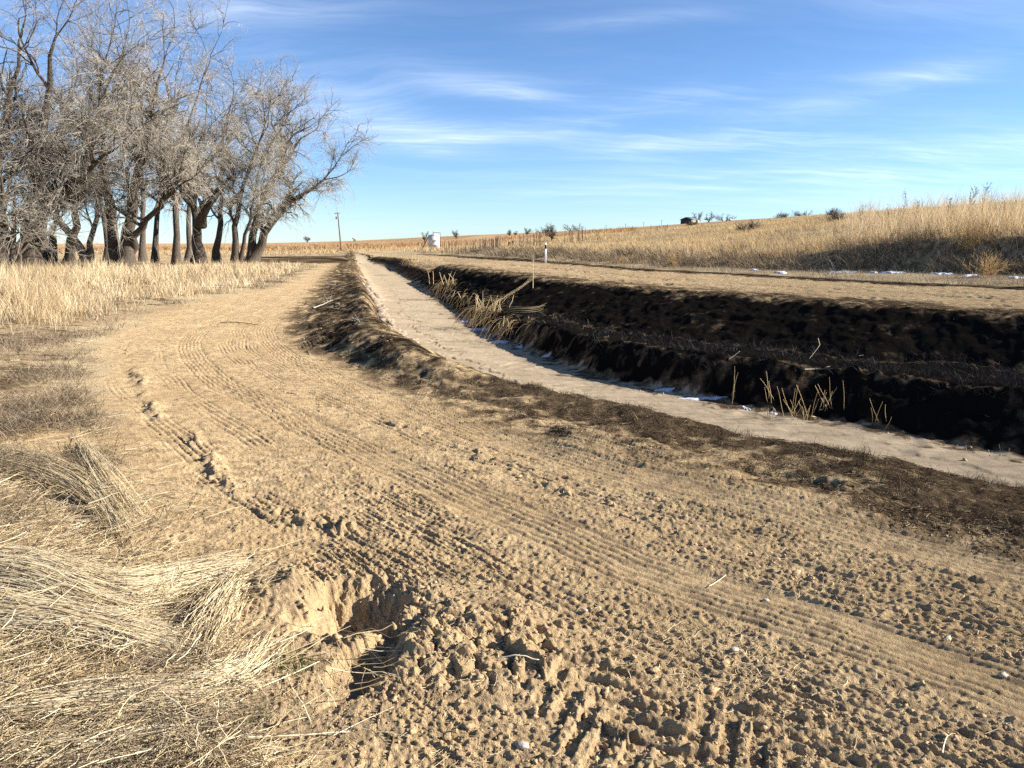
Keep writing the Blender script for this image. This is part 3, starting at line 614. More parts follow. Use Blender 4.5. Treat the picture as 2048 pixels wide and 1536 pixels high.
def bare_tree(name, stems, label, group, dens=1.0, tw=1.0, levels=4, base=None, limb_len=(4.0, 7.4), droop=1.0, dark=0.0):
    base = stems[0][0][0] if base is None else base
    """stems: list of (points (k,3), r0, r1). trunk = stems and limbs, crown = branches and twigs"""
    tr, L1s, R1s, L1P = [], [], [], []
    for Pt, r0, r1 in stems:
        Pt = smooth_line(Pt, 2); Pt = resample3(Pt, 12); Pt[1:-1] += rng.normal(size=(10, 3)) * np.array([.09, .12, .04]) * min(1, r0 / .3)
        rad = np.linspace(1, 0, 12) ** 1.0 * (r0 - .45 * r1) + .45 * r1; rad[0] *= 1.7; rad[1] *= 1.15
        V_, f_, _ = tubes(Pt[None], rad[None], 10, None); tr.append((V_, f_, None))
        nl = max(4, int(rng.integers(9, 13) * dens)); t = np.sort(rng.uniform(.27, 1.0, nl)); t[-1] = 1.0; t[-2] = .98
        u = t * 11; i = np.minimum(u.astype(int), 10); fr = (u - i)[:, None]; S = Pt[i] * (1 - fr) + Pt[i + 1] * fr; T = norm(Pt[i + 1] - Pt[i])
        v = norm(np.cross(T, norm(rng.normal(size=T.shape)))); v[:, 2] = np.abs(v[:, 2]) * .6; a = rng.uniform(.5, 1.15, nl)[:, None]; a[-2:] = .3
        Dv = norm(np.cos(a) * T + np.sin(a) * v); l = rng.uniform(*limb_len, nl) * (.70 + .35 * t)
        rr = np.interp(u, np.arange(12), rad) * rng.uniform(.46, .72, nl)
        L1s.append(grow(S, Dv, l, 9, .20, .085)); R1s.append(np.maximum(rr, .035 * tw)[:, None] * np.linspace(1, .28, 9)[None])
    L1 = np.vstack(L1s); R1 = np.vstack(R1s); V_, f_, _ = tubes(L1, R1, 7); tr.append((V_, f_, None))
    L2, R2 = sprout(L1, R1, max(4, int(9 * dens)), .15, 1.0, (.4, 1.15), (.35, .7), 7, .24, .0, .66, .022 * tw, .8)
    L3, R3 = sprout(L2, R2, max(3, int(5.4 * dens)), .1, 1.0, (.35, 1.1), (.3, .65), 5, .25, -.03 * droop, .55, .010 * tw, .5)
    cr = [tubes(L2, R2, 5, rng.uniform(.0, .35, len(L2)) - dark), tubes(L3, R3, 4, rng.uniform(.15, .9, len(L3)) - dark)]
    if levels >= 4:
        L4, R4 = sprout(L3, R3, max(3, int(4.9 * dens)), .1, 1.0, (.25, .8), (.45, 1.0), 4, .16, -.02 * droop, .6, .0052 * tw, .45)
        cr.append(tubes(L4, R4, 3, rng.uniform(.45, 1.0, len(L4)) - dark))
        low = L1[:, -1, 2] < L1[:, -1, 2].min() + .62 * np.ptp(L1[:, -1, 2])
        if low.sum() > 1:                # long twigs dangling from the lower limbs
            L5, R5 = sprout(L1[low], R1[low], int((9 if base[0] > -27 else 7) * dens), .15, 1.0, (.5, 1.3), (.40, 1.0), 8, .13, -.20, .3, .010 * tw, 1.2)
            L6, R6 = sprout(L5, R5, 6, .1, 1.0, (.25, .7), (.3, .6), 4, .16, -.12, .6, .006 * tw, .4)
            cr += [tubes(L5, R5, 3, rng.uniform(.2, .8, len(L5))), tubes(L6, R6, 3, rng.uniform(.3, .95, len(L6)))]
    if base is None: base = stems[0][0][0]
    root = thing(name, tuple(float(q) for q in base), label, 'tree', group)
    V_, f_, _ = merge(tr); mesh_obj('trunk', V_ - base, f_, M['bark'], root, smooth=True)
    V_, f_, a_ = merge(cr); mesh_obj('crown', V_ - base, f_, M['twig'], root, attrs={'var': a_})
    return root
def resample3(P, n):
    P = np.asarray(P, float); s = np.r_[0, np.cumsum(np.linalg.norm(np.diff(P, axis=0), axis=1))]; q = np.linspace(0, s[-1], n)
    return np.stack([np.interp(q, s, P[:, i]) for i in range(3)], 1)
def stem(d_, pts, r0, r1, drift=0.):
    """photo pixels of one stem at its distance; drift = how far it leans away (m) over its length"""
    n = len(pts); out_ = []
    for i, (px, py) in enumerate(pts):
        out_.append(PD(px, py, d_ + drift * i / (n - 1)))
    P = np.array(out_); 
    return [P, r0, r1]
GR = 'bare cottonwoods in the roadside grove'
grove = [
 ('thick pale trunk forking high, largest bare cottonwood at the left of the grove', 56, [([(62, 536), (60, 475), (66, 405), (76, 350), (89, 290), (95, 235), (102, 180), (97, 125), (112, 70)], .66, .16, 0), ([(75, 352), (58, 340), (38, 318), (20, 285), (2, 250)], .30, .10, 3), ([(68, 445), (108, 408), (150, 365), (198, 314), (240, 290)], .36, .10, -4)], 1.15),
 ('dark trunk standing close behind the largest cottonwood', 62, [([(93, 534), (89, 470), (93, 410), (100, 350), (110, 290), (127, 230), (152, 165)], .40, .10, 2), ([(100, 532), (106, 490), (104, 455), (118, 400), (140, 340), (170, 290)], .26, .08, -2)], 1.0),
 ('bare cottonwood with a short dark leaning trunk, between two pale trunks', 57, [([(133, 534), (137, 492), (150, 455), (160, 400), (166, 330), (190, 255), (200, 180)], .34, .09, -3)], 1.0),
 ('bare cottonwood whose trunk leans hard to the left in the grove', 66, [([(172, 530), (163, 500), (140, 468), (118, 440), (106, 410), (112, 350), (130, 280)], .40, .10, 2), ([(176, 528), (184, 470), (196, 410), (205, 340), (230, 270)], .28, .08, 3)], 1.0),
 ('wide bare cottonwood with several stems spreading from one base', 60, [([(234, 534), (231, 480), (221, 420), (211, 360), (201, 290), (206, 210), (232, 140), (250, 90)], .44, .11, 2), ([(250, 534), (256, 470), (262, 410), (276, 340), (300, 260), (312, 180), (328, 125)], .52, .12, -2), ([(254, 508), (285, 450), (320, 405), (350, 375), (384, 358)], .32, .09, -4)], 1.2),
 ('slim bare cottonwood just right of the many stemmed tree', 71, [([(310, 528), (312, 480), (316, 430), (319, 380), (332, 300), (348, 225), (352, 150)], .27, .08, 2)], 1.0),
 ('upright bare cottonwood with dangling twigs in mid grove', 64, [([(353, 532), (352, 480), (349, 430), (344, 380), (356, 300), (384, 222), (404, 160)], .30, .09, -2)], 1.15),
 ('stout bare cottonwood with a low fork in the right half of the grove', 70, [([(397, 528), (395, 480), (397, 440), (386, 412), (366, 385), (345, 340), (340, 280)], .54, .12, 2), ([(400, 450), (420, 410), (440, 378), (455, 310), (452, 250), (464, 205)], .36, .10, -2)], 1.1),
 ('bare cottonwood with a straight grey trunk behind hanging twigs', 75, [([(434, 527), (437, 470), (441, 410), (446, 340), (440, 280), (462, 225)], .34, .09, 1)], 1.0),
 ('weeping bare cottonwood whose twigs hang down to the grass', 69, [([(470, 532), (467, 480), (480, 405), (500, 332), (520, 275), (532, 240)], .32, .09, -3), ([(478, 530), (494, 470), (505, 410), (515, 350)], .22, .07, -2)], 1.35),
 ('rightmost cottonwood of the grove, trunk leaning toward the dirt road', 74, [([(505, 531), (526, 482), (545, 440), (575, 406), (610, 386), (640, 366), (662, 342)], .50, .12, 0), ([(503, 520), (509, 440), (531, 376), (560, 346), (581, 310), (602, 277), (628, 262)], .42, .11, 2), ([(560, 346), (565, 300), (556, 250), (570, 225)], .26, .08, 3)], 1.2),
 ('bare cottonwood leaning out of the photo at its left edge', 50, [([(30, 540), (24, 490), (8, 455), (-14, 405), (-30, 330)], .36, .10, 0), ([(36, 540), (40, 500), (20, 470), (-4, 452)], .20, .07, -2)], 1.0),
 ('tall bare cottonwood half outside the left edge, crown above the frame', 54, [([(2, 540), (-6, 455), (-12, 370), (4, 270), (22, 180), (40, 95), (50, 40)], .42, .10, 2)], 1.1),
 ('bare tree deep in the grove, seen between the many stemmed and slim trunks', 88, [([(286, 522), (284, 470), (290, 410), (280, 340), (272, 270), (262, 190)], .34, .09, 2)], 1.0),
 ('bare tree at the back of the grove, left of the leaning trunk', 86, [([(214, 522), (212, 470), (206, 410), (186, 340), (176, 250), (160, 150)], .34, .09, 2)], 1.0),
 ('bare tree at the back of the grove, behind the stout forked one', 92, [([(376, 520), (378, 470), (372, 410), (396, 340), (410, 270), (414, 190)], .34, .09, 2)], 1.0)]
for lab, dist, sts, dn in grove:
    ss = []
    for j, (pts, r0, r1, dr) in enumerate(sts):
        s_ = stem(dist, pts, r0, r1, dr)
        if pts[0][1] > 515: s_[0][0][2] = gz(s_[0][0][0], s_[0][0][1]) - .15
        ss.append(tuple(s_))
    bx_ = sts[0][0][0][0]; q_ = 1.0 if bx_ < 250 else (.86 if bx_ < 380 else .70); bare_tree('cottonwood_tree', ss, lab, GR, dens=dn, limb_len=(4.0 * q_, 7.4 * q_))
b0 = np.array(PD(110, 530, 57)); b0[2] = gz(b0[0], b0[1]) - .1
P_ = np.array([b0, PD(109.5, 500, 57), PD(108.5, 472, 57.1)]); V_, f_, _ = tubes(resample3(P_, 6)[None], np.array([[.21, .19, .18, .175, .17, .15]]), 9, cap=True)
tag(mesh_obj('broken_trunk', V_, f_, M['bark'], smooth=True, loc=tuple(b0)), 'broken off bare trunk standing like a post among the grove', 'dead tree')

def far_tree(name, px, py_base, wpx, hpx, dist, label, group, bush=False, cat='tree'):
    b_ = at_dist(px, dist); H_ = 1.35 * hpx / ppm(dist); W_ = 1.3 * wpx / ppm(dist); s = H_
    k = 3 if not bush else 6
    ss = []
    for i in range(k):
        a = rng.uniform(0, 6.28); sp_ = (.16 if not bush else .35) * W_
        top = b_ + np.array([math.cos(a) * sp_, math.sin(a) * sp_, H_ * rng.uniform(.35, .6)]); mid = b_ + np.array([math.cos(a) * sp_ * .3, math.sin(a) * sp_ * .3, H_ * .3])
        ss.append((np.array([b_ - np.array([0, 0, .2]), mid, top]), .05 * H_ if not bush else .02 * H_, .02 * H_))
    t_ = bare_tree(name, ss, label, group, dens=.6 if not bush else .45, tw=max(1.2, dist / 140.0), levels=3, base=b_, limb_len=(.35 * H_, .50 * max(W_, H_)), droop=.5, dark=.25)
    t_['category'] = cat; return t_
GF = 'small bare trees on the skyline'
far_tree('distant_tree', 616, 484, 11, 9, 700, 'tiny round bare tree alone on the skyline left of the power pole', GF, bush=True)
far_tree('distant_tree', 849, 476, 15, 13, 420, 'small bare tree on the skyline just left of the white tank', GF)
far_tree('distant_tree', 913, 471, 25, 14, 420, 'wide bare tree alone on the skyline right of the white tank', GF)
far_tree('distant_tree', 1019, 466, 13, 12, 480, 'small bare tree on the skyline, left of a pair above the stakes', GF)
far_tree('distant_tree', 1032, 466, 8, 8, 500, 'tiniest bare tree on the skyline, between two larger ones', GF)
far_tree('distant_tree', 1053, 465, 18, 14, 480, 'small rounded bare tree on the skyline left of the marker post', GF)
far_tree('distant_tree', 1088, 465, 24, 9, 520, 'low spreading bare thicket on the skyline above the marker post', GF, bush=True)
far_tree('distant_tree', 1149, 461, 28, 10, 520, 'low bare thicket on the skyline right of the marker post', GF, bush=True)
far_tree('distant_tree', 1393, 445, 24, 17, 440, 'taller bare tree right behind the dark shed', GF)
far_tree('distant_tree', 1415, 445, 21, 14, 445, 'rounded bare tree second to the right of the shed', GF)
far_tree('distant_tree', 1446, 444, 24, 9, 440, 'low flat bare tree beside the small white trailer', GF, bush=True)
far_tree('bare_shrub', 1104, 478, 26, 22, 118, 'grey bare shrub standing just right of the white marker post', 'grey shrubs on the hillside', bush=True, cat='shrub')
for px, py, wp, hp, lab in [(1382, 452, 12, 9, 'bare shrub growing against the pale side of the shed'), (1600, 433, 30, 7, 'dark sage shrub on the hill crest, first left of the golden weeds'), (1660, 432, 20, 6, 'dark sage shrub on the hill crest right beside the golden weeds'),
        (1665, 442, 14, 7, 'small dark sage shrub below the hill crest'), (1495, 463, 34, 10, 'wide dark sage shrub halfway up the pale slope'), (1560, 436, 18, 5, 'flattest sage shrub on the hill crest')]:
    hp_ = hit(px, py + 2); far_tree('sage_shrub', px, py, wp * .75, hp * .62, min(hp_[1], 260), lab, 'grey shrubs on the hillside', bush=True, cat='shrub')

# ------------------------------------------------------------------ grass and litter (uncountable: one object each)
def scatter(n, dmin, dmax, xa, xb, power=1.0):
    """points between two bearings x/y, denser near the viewer"""
    u = rng.random(n)
    if power == 1.0: yy = dmin * (dmax / dmin) ** u
    else: q = 1 - power; yy = (dmin ** q + u * (dmax ** q - dmin ** q)) ** (1 / q)
    return rng.uniform(xa, xb, n) * yy, yy
def clump(xc, yc, per, spread):
    n = len(xc); k = np.repeat(np.arange(n), per); s = np.asarray(spread) if np.ndim(spread) else np.full(n, spread)
    return xc[k] + rng.normal(size=len(k)) * s[k], yc[k] + rng.normal(size=len(k)) * s[k], k
def stuff(name, parts, mat, label, cat):
    V_, f_, a_ = merge(parts); o_ = mesh_obj(name, V_, f_, mat, attrs={'var': a_}); return tag(o_, label, cat, kind='stuff')
gborder = smooth_line([U(*p, .1) for p in [(-500, 790), (-200, 735), (0, 712), (60, 692), (130, 662), (250, 640), (300, 612), (380, 600), (450, 592), (540, 575), (600, 548), (628, 531), (640, 522)]])
# tall golden grass in front of and under the grove
xc, yc = scatter(9000, 11.5, 74, -.78, -.20); s_ = sdist(gborder, xc, yc); den = fbm(xc, yc, 3.2, 3, 301)
q = (s_ < -.25) & (rng.random(len(xc)) < np.clip(.55 + 1.3 * den, .06, 1) * sm(-.2, -2.0, s_) + .05); xc, yc, s_ = xc[q], yc[q], s_[q]
xg, yg, k = clump(xc, yc, 13, .05 + .006 * yc); hg = (.42 + .75 * np.clip(fbm(xg, yg, 5, 2, 302) + .45, 0, 1) * sm(-.3, -3.5, s_[k])) * rng.uniform(.35, 1.2, len(k)) * (1 - .35 * sm(40, 60, yg)) * (.8 + .5 * fbm(xg, yg, 1.3, 2, 303))
ta = rng.uniform(0, 6.28, len(xc))
p1 = blades(np.stack([xg, yg, ground_z(xg, yg, False)], 1), hg, rng.uniform(.006, .012, len(k)) * np.clip(yg / 14, 1, 4), ta[k] + rng.normal(size=len(k)) * .9, rng.uniform(.02, .45, len(k)), rng.uniform(0, .7, len(k)) ** 1.5, np.clip(.55 + .25 * rng.normal(size=len(k)) + .5 * fbm(xg, yg, 2.2, 3, 304), 0, 1))
stuff('tall_dry_grass', [p1], M['gold'], 'tall golden dry grass under the bare grove', 'grass')
# greyer broken weeds along the front of the stand
xc, yc = scatter(2600, 9, 46, -.72, -.15); s_ = sdist(gborder, xc, yc); q = (s_ > -2.2) & (s_ < .5 + .02 * yc) & (rng.random(len(xc)) < np.clip(.4 + fbm(xc, yc, 1.5, 3, 311), 0, 1)) & (fld('left', xc, yc) < -.1); xc, yc = xc[q], yc[q]
xg, yg, k = clump(xc, yc, 14, .08 + .004 * yc)
p1 = blades(np.stack([xg, yg, ground_z(xg, yg, False)], 1), rng.uniform(.08, .34, len(k)), rng.uniform(.004, .008, len(k)) * np.clip(yg / 11, 1, 3), rng.uniform(0, 6.28, len(k)), rng.uniform(.2, .8, len(k)), rng.uniform(0, .6, len(k)), rng.uniform(.2, 1, len(k)))
stuff('broken_weeds', [p1], M['weed'], 'grey brown broken weeds fringing the golden grass', 'weeds')
xc, yc = scatter(8000, 4.5, 15, -.80, -.16, 1.2); s_ = fld('left', xc, yc); q = (s_ < -.25) & (sdist(gborder, xc, yc) > -.6) & (rng.random(len(xc)) < np.clip(.30 + 1.1 * fbm(xc, yc, 1.1, 3, 316), 0, 1)); xc, yc = xc[q], yc[q]
xg, yg, k = clump(xc, yc, 13, .09)
p1 = blades(np.stack([xg, yg, ground_z(xg, yg)], 1), rng.uniform(.05, .26, len(k)), rng.uniform(.0035, .006, len(k)), rng.uniform(0, 6.28, len(k)), rng.uniform(.4, 1.1, len(k)), rng.uniform(0, .6, len(k)), np.clip(.48 + .35 * rng.normal(size=len(k)), 0, 1))
stuff('low_scrub', [p1], M['weed'], 'low grey brown scrub beside the bend of the road', 'weeds')
# hill grass on the right
xc, yc = scatter(17000, 27, 150, -.02, .80); fo = fld('foot', xc, yc); den = fbm(xc, yc, 6, 3, 321)
q = (fo > .0) & (rng.random(len(xc)) < np.clip(.72 + .8 * den, .1, 1)) & ((fld('shoulder', xc, yc) > -.15) | (rng.random(len(xc)) < .5 - .45 * sm(.30, .38, xc / yc))); xc, yc = xc[q], yc[q]
xg, yg, k = clump(xc, yc, 11, .06 + .0035 * yc); fog = fld('foot', xg, yg); shg = fld('shoulder', xg, yg)
upper = sm(-.4, .3, shg); hh_ = (.28 + .32 * upper * np.clip(.5 + fbm(xg, yg, 9, 2, 322), .2, 1)) * rng.uniform(.6, 1.2, len(k))
p1 = blades(np.stack([xg, yg, ground_z(xg, yg, False)], 1), hh_, rng.uniform(.010, .018, len(k)) * np.clip(yg / 30, 1, 4), 3.5 + rng.normal(size=len(k)) * 1.2, rng.uniform(.05, .6, len(k)), rng.uniform(0, .8, len(k)), np.clip(.5 + .3 * rng.normal(size=len(k)) + .25 * fbm(xg, yg, 8, 3, 323), 0, 1))
stuff('hill_grass', [p1], M['hillgrass'], 'pale dry grass covering the low hill on the right', 'grass')
# taller golden weeds along the shoulder
xc, yc = scatter(7000, 29, 75, .06, .80); shg = fld('shoulder', xc, yc); den = fbm(xc * 1.4, yc, 4, 3, 331); bx = xc / yc
q = (shg > -.15) & (shg < 5.0 + 24 * sm(.38, .46, bx)) & (rng.random(len(xc)) < np.clip(.35 + 1.4 * den, 0, 1) * (.35 + .65 * sm(.36, .46, bx)) * (1 - .55 * sm(4, 9, shg))); xc, yc, bx = xc[q], yc[q], bx[q]
xg, yg, k = clump(xc, yc, 12, .16); hh_ = (.55 + .85 * sm(.36, .46, bx[k])) * rng.uniform(.45, 1.3, len(k)) * (1 + .5 * fbm(xg, yg, 3, 2, 333))
p1 = blades(np.stack([xg, yg, ground_z(xg, yg, False)], 1), hh_, rng.uniform(.010, .020, len(k)) * np.clip(yg / 32, 1, 2), rng.uniform(0, 6.28, len(k)), rng.uniform(.0, .25, len(k)), rng.uniform(0, .5, len(k)), np.clip(.55 + .22 * rng.normal(size=len(k)), 0, 1))
stuff('golden_weeds', [p1], M['gold'], 'taller golden weeds along the brow of the cut bank', 'weeds')
# matted dark weeds on the cut bank, hanging down the slope
xc, yc = scatter(8500, 27, 110, -.08, .80); fo = fld('foot', xc, yc); shg = fld('shoulder', xc, yc); q = (fo > -.7) & (shg < .7) & (rng.random(len(xc)) < np.clip(.72 + fbm(xc, yc, 2.5, 3, 341), .1, 1)); xc, yc = xc[q], yc[q]
xg, yg, k = clump(xc, yc, 15, .12 + .002 * yc); ta = 3.9 + rng.normal(size=len(xc)) * .6
p1 = blades(np.stack([xg, yg, ground_z(xg, yg, False)], 1), rng.uniform(.35, 1.1, len(k)), rng.uniform(.012, .022, len(k)) * np.clip(yg / 30, 1, 3), ta[k] + rng.normal(size=len(k)) * .5, rng.uniform(.2, .7, len(k)), rng.uniform(.2, 1.1, len(k)), np.clip(.62 + .32 * rng.normal(size=len(k)), 0, 1), segs=4)
stuff('bank_weeds', [p1], M['weed'], 'matted grey brown weeds hanging on the cut bank', 'weeds')
# short verge stubble beside the far road
xc, yc = scatter(7000, 21, 150, -.12, .80); ro = fld('rout', xc, yc); fo = fld('foot', xc, yc); q = (ro > .25) & (fo < .5) & (rng.random(len(xc)) < np.clip(.55 + fbm(xc, yc, 2.0, 3, 351) + .2 * sm(0, 2, ro), 0, 1)); xc, yc = xc[q], yc[q]
xg, yg, k = clump(xc, yc, 10, .10 + .002 * yc)
p1 = blades(np.stack([xg, yg, ground_z(xg, yg, False)], 1), rng.uniform(.06, .28, len(k)) * np.clip(yg / 40, 1, 2), rng.uniform(.008, .014, len(k)) * np.clip(yg / 25, 1, 5), rng.uniform(0, 6.28, len(k)), rng.uniform(.1, .7, len(k)), rng.uniform(0, .5, len(k)), np.clip(.75 + .3 * rng.normal(size=len(k)), 0, 1))
stuff('verge_grass', [p1], M['weed'], 'short dry grass on the verge of the far dirt road', 'grass')
# mid-distance pale grass and rusty field weeds
xg, yg = scatter(26000, 105, 260, -.75, .12); ok = (fld('foot', xg, yg) > 0) | ((xg / yg < -.20) & (yg > 150)); xg, yg = xg[ok], yg[ok]
p1 = blades(np.stack([xg, yg, ground_z(xg, yg, False)], 1), rng.uniform(.25, .8, len(xg)), rng.uniform(.05, .12, len(xg)) * yg / 130, rng.uniform(0, 6.28, len(xg)), rng.uniform(.1, .6, len(xg)), rng.uniform(0, .5, len(xg)), np.clip(.6 + .3 * rng.normal(size=len(xg)), 0, 1), segs=2)
stuff('field_grass', [p1], M['hillgrass'], 'pale dry grass on the flat beyond the far road', 'grass')
xg, yg = scatter(16000, 200, 330, -.75, .16); q = rng.random(len(xg)) < np.clip(.45 + 1.1 * fbm(xg, yg * .4, 26, 3, 361), 0, 1); xg, yg = xg[q], yg[q]
p1 = blades(np.stack([xg, yg, ground_z(xg, yg, False)], 1), rng.uniform(.5, 1.5, len(xg)), rng.uniform(.10, .22, len(xg)), rng.uniform(0, 6.28, len(xg)), rng.uniform(.0, .3, len(xg)), rng.uniform(0, .3, len(xg)), rng.random(len(xg)), segs=2)
stuff('rusty_weeds', [p1], M['rust'], 'rust brown weeds standing in the far orange field', 'weeds')

# charred stubble
def stubble(name, n, dmin, dmax, xa, xb, mask, h0, h1, w0, mat, label, clus=8, cat='burnt stubble', rel=True, power=1.5):
    xc, yc = scatter(n, dmin, dmax, xa, xb, power); q = mask(xc, yc); xc, yc = xc[q], yc[q]
    xg, yg, k = clump(xc, yc, clus, .03 + .003 * yc); q = mask(xg, yg); xg, yg = xg[q], yg[q]; n_ = len(xg)
    p = blades(np.stack([xg, yg, ground_z(xg, yg, rel)], 1), rng.uniform(h0, h1, n_), rng.uniform(.7, 1.4, n_) * w0 * np.clip(yg / 10, .6, 3), rng.uniform(0, 6.28, n_), rng.uniform(.2, 1.2, n_), rng.uniform(0, .5, n_), rng.beta(1.2, 2.4, n_), segs=2)
    return stuff(name, [p], mat, label, cat)
stubble('burnt_grass', 17000, 3.5, 40, -.4, .95, lambda x, y: (fld('base', x, y) > -.1) & (fld('crest', x, y) < .35) & (rng.random(len(x)) < np.clip(.55 + 1.1 * fbm(x, y, .8, 3, 371) + .3 * sm(9, 14, y), .05, 1)), .025, .11, .005, M['char2'], 'scorched brown stubble on the ditch berm', 9)
stubble('charred_grass', 9000, 9, 60, -.2, .95, lambda x, y: (fld('lip', x, y) > -.25) & (fld('back', x, y) < .3), .07, .22, .006, M['ash'], 'charred black stubble on the ditch bench', 9, power=1.2)  # lighter blades paint in the light the ledge catches
stubble('charred_bank_litter', 6500, 11, 90, -.2, .95, lambda x, y: (fld('back', x, y) > 0) & (fld('rin', x, y) < .6) & (rng.random(len(x)) < .35 + .5 * sm(.8, .1, -fld('rin', x, y))),   .02, .09, .007, M['char'], 'scorched stubble and ash on the upper ditch bank', 8, power=1.2)
stubble('charred_face_growth', 3600, 9, 60, -.2, .95, lambda x, y: (fld('floorR', x, y) > .35) & (fld('lip', x, y) < .05), .05, .22, .006, M['char'], 'charred growth on the steep ditch edge', 8, power=1.2)

# loose straw lying about
def strands(x0, y0, az, L, lift, rad, k=5, wob=.12, var=None, arch=0.):
    n = len(x0); t = np.linspace(-.5, .5, k); a = az[:, None] + wob * rng.normal(size=(n, k)).cumsum(1); st = L[:, None] / (k - 1)
    X_ = x0[:, None] + np.cumsum(np.cos(a) * st, 1) - L[:, None] * .5 * np.cos(az)[:, None]; Y_ = y0[:, None] + np.cumsum(np.sin(a) * st, 1) - L[:, None] * .5 * np.sin(az)[:, None]
    Z_ = ground_z(X_.ravel(), Y_.ravel()).reshape(n, k); Z_ = np.maximum(Z_, (Z_.mean(1) - .02)[:, None]); Z_ = .5 * Z_ + .5 * Z_.mean(1)[:, None] + lift[:, None] + arch * L[:, None] * (1 - (2 * t) ** 2)[None]
    tilt = rng.normal(size=n) * .06 * L; Z_ = Z_ + (tilt[:, None] * t[None])
    return tubes(np.stack([X_, Y_, Z_], -1), rad[:, None] * np.linspace(1, .6, k)[None], 3, np.full(n, .5) if var is None else var)
lf = lambda x, y: fld('left', x, y)
sborder = smooth_line([U(*p, .03) for p in [(470, 1700), (480, 1470), (455, 1310), (530, 1180), (460, 1080), (330, 950), (240, 850), (190, 770), (170, 700), (230, 650)]])
inside = lambda x, y: sm(.12, -.12, sdist(sborder, x, y) + .12 * fbm(x, y, .5, 3, 387))          # 1 on the straw side
xg, yg = scatter(30000, 2.1, 15, -.80, .12, 1.8); s_ = lf(xg, yg); q = (s_ < .15) & (rng.random(len(xg)) < np.clip(.12 + 1.1 * fbm(xg, yg, .7, 3, 381) + .22 * sm(-.2, -1.2, s_), .03, 1) * (1 - .65 * sm(5, 7.5, yg)) * (.13 + .87 * inside(xg, yg))); xg, yg = xg[q], yg[q]; n = len(xg)
p1 = strands(xg, yg, rng.normal(size=n) * 1.15 + .15, rng.uniform(.05, .42, n) ** 1.1, rng.uniform(.002, .05, n), rng.uniform(.0011, .0024, n) * np.clip(yg / 5, 1, 2.4), var=np.clip(.5 + .3 * rng.normal(size=n), 0, 1))
xq, yq = scatter(1500, 2.15, 5.2, -.78, -.12, 1.6); q = (fld('left', xq, yq) < -.1) & (rng.random(len(xq)) < .15 + .85 * inside(xq, yq)); xq, yq = xq[q], yq[q]; n = len(xq)
p2 = strands(xq, yq, rng.uniform(0, 6.28, n), rng.uniform(.04, .26, n), rng.uniform(.03, .12, n), rng.uniform(.0010, .0024, n), wob=.22, var=np.clip(.5 + .35 * rng.normal(size=n), 0, 1))
stuff('straw_litter', [p1, p2], M['straw'], 'loose dry straw trampled over the roadside in front', 'straw')
xg, yg = scatter(11000, 2.1, 14, -.80, -.05, 1.6); s_ = lf(xg, yg); q = (s_ < -.15) & (rng.random(len(xg)) < np.clip(.15 + 1.1 * fbm(xg, yg, 1.0, 3, 391), 0, 1) * (.15 + .85 * inside(xg, yg))); xg, yg = xg[q], yg[q]; n = len(xg)
p1 = strands(xg, yg, rng.uniform(0, 6.28, n), rng.uniform(.05, .30, n), rng.uniform(.01, .09, n), rng.uniform(.001, .002, n) * np.clip(yg / 5, 1, 2), wob=.35, var=rng.uniform(.2, 1, n))
stuff('grey_weed_tangle', [p1], M['weed'], 'grey dead weed stems tangled among the straw', 'weeds')
xg, yg = scatter(30000, 2.1, 20, -.5, .85, 1.7); s_ = lf(xg, yg); bs = fld('base', xg, yg); cov_ = np.minimum(np.abs(fld('uA', xg, yg)), np.abs(fld('uB', xg, yg)))
q = (s_ > 0) & (bs < .5) & (cov_ > .22) & (rng.random(len(xg)) < np.clip(.22 + .9 * fbm(xg, yg, .7, 3, 401), .03, 1)); xg, yg = xg[q], yg[q]; n = len(xg)
p1 = strands(xg, yg, rng.uniform(0, 6.28, n), rng.uniform(.015, .085, n), rng.uniform(.001, .006, n), rng.uniform(.0008, .0017, n) * np.clip(yg / 5, 1, 2.2), k=4, wob=.3, var=rng.uniform(.1, 1, n))
stuff('straw_bits', [p1], M['straw'], 'short bits of straw scattered on the dirt road', 'straw')
xg, yg = scatter(30000, 3.6, 17, -.25, .92, 1.6); q = (fld('base', xg, yg) > -.8) & (fld('floorL', xg, yg) < -.9) & (rng.random(len(xg)) < np.clip(.5 + 1.0 * fbm(xg, yg, .6, 3, 405), .05, 1) * sm(-.8, .1, fld('base', xg, yg))); xg, yg = xg[q], yg[q]; n = len(xg)
p1 = strands(xg, yg, rng.uniform(0, 6.28, n), rng.uniform(.03, .14, n), rng.uniform(.002, .02, n), rng.uniform(.0012, .0026, n) * np.clip(yg / 6, 1, 2), k=4, wob=.35, var=rng.beta(1.0, 1.3, n))
stuff('scorched_straw', [p1], M['char2'], 'scorched straw and stems littering the ditch berm', 'straw')
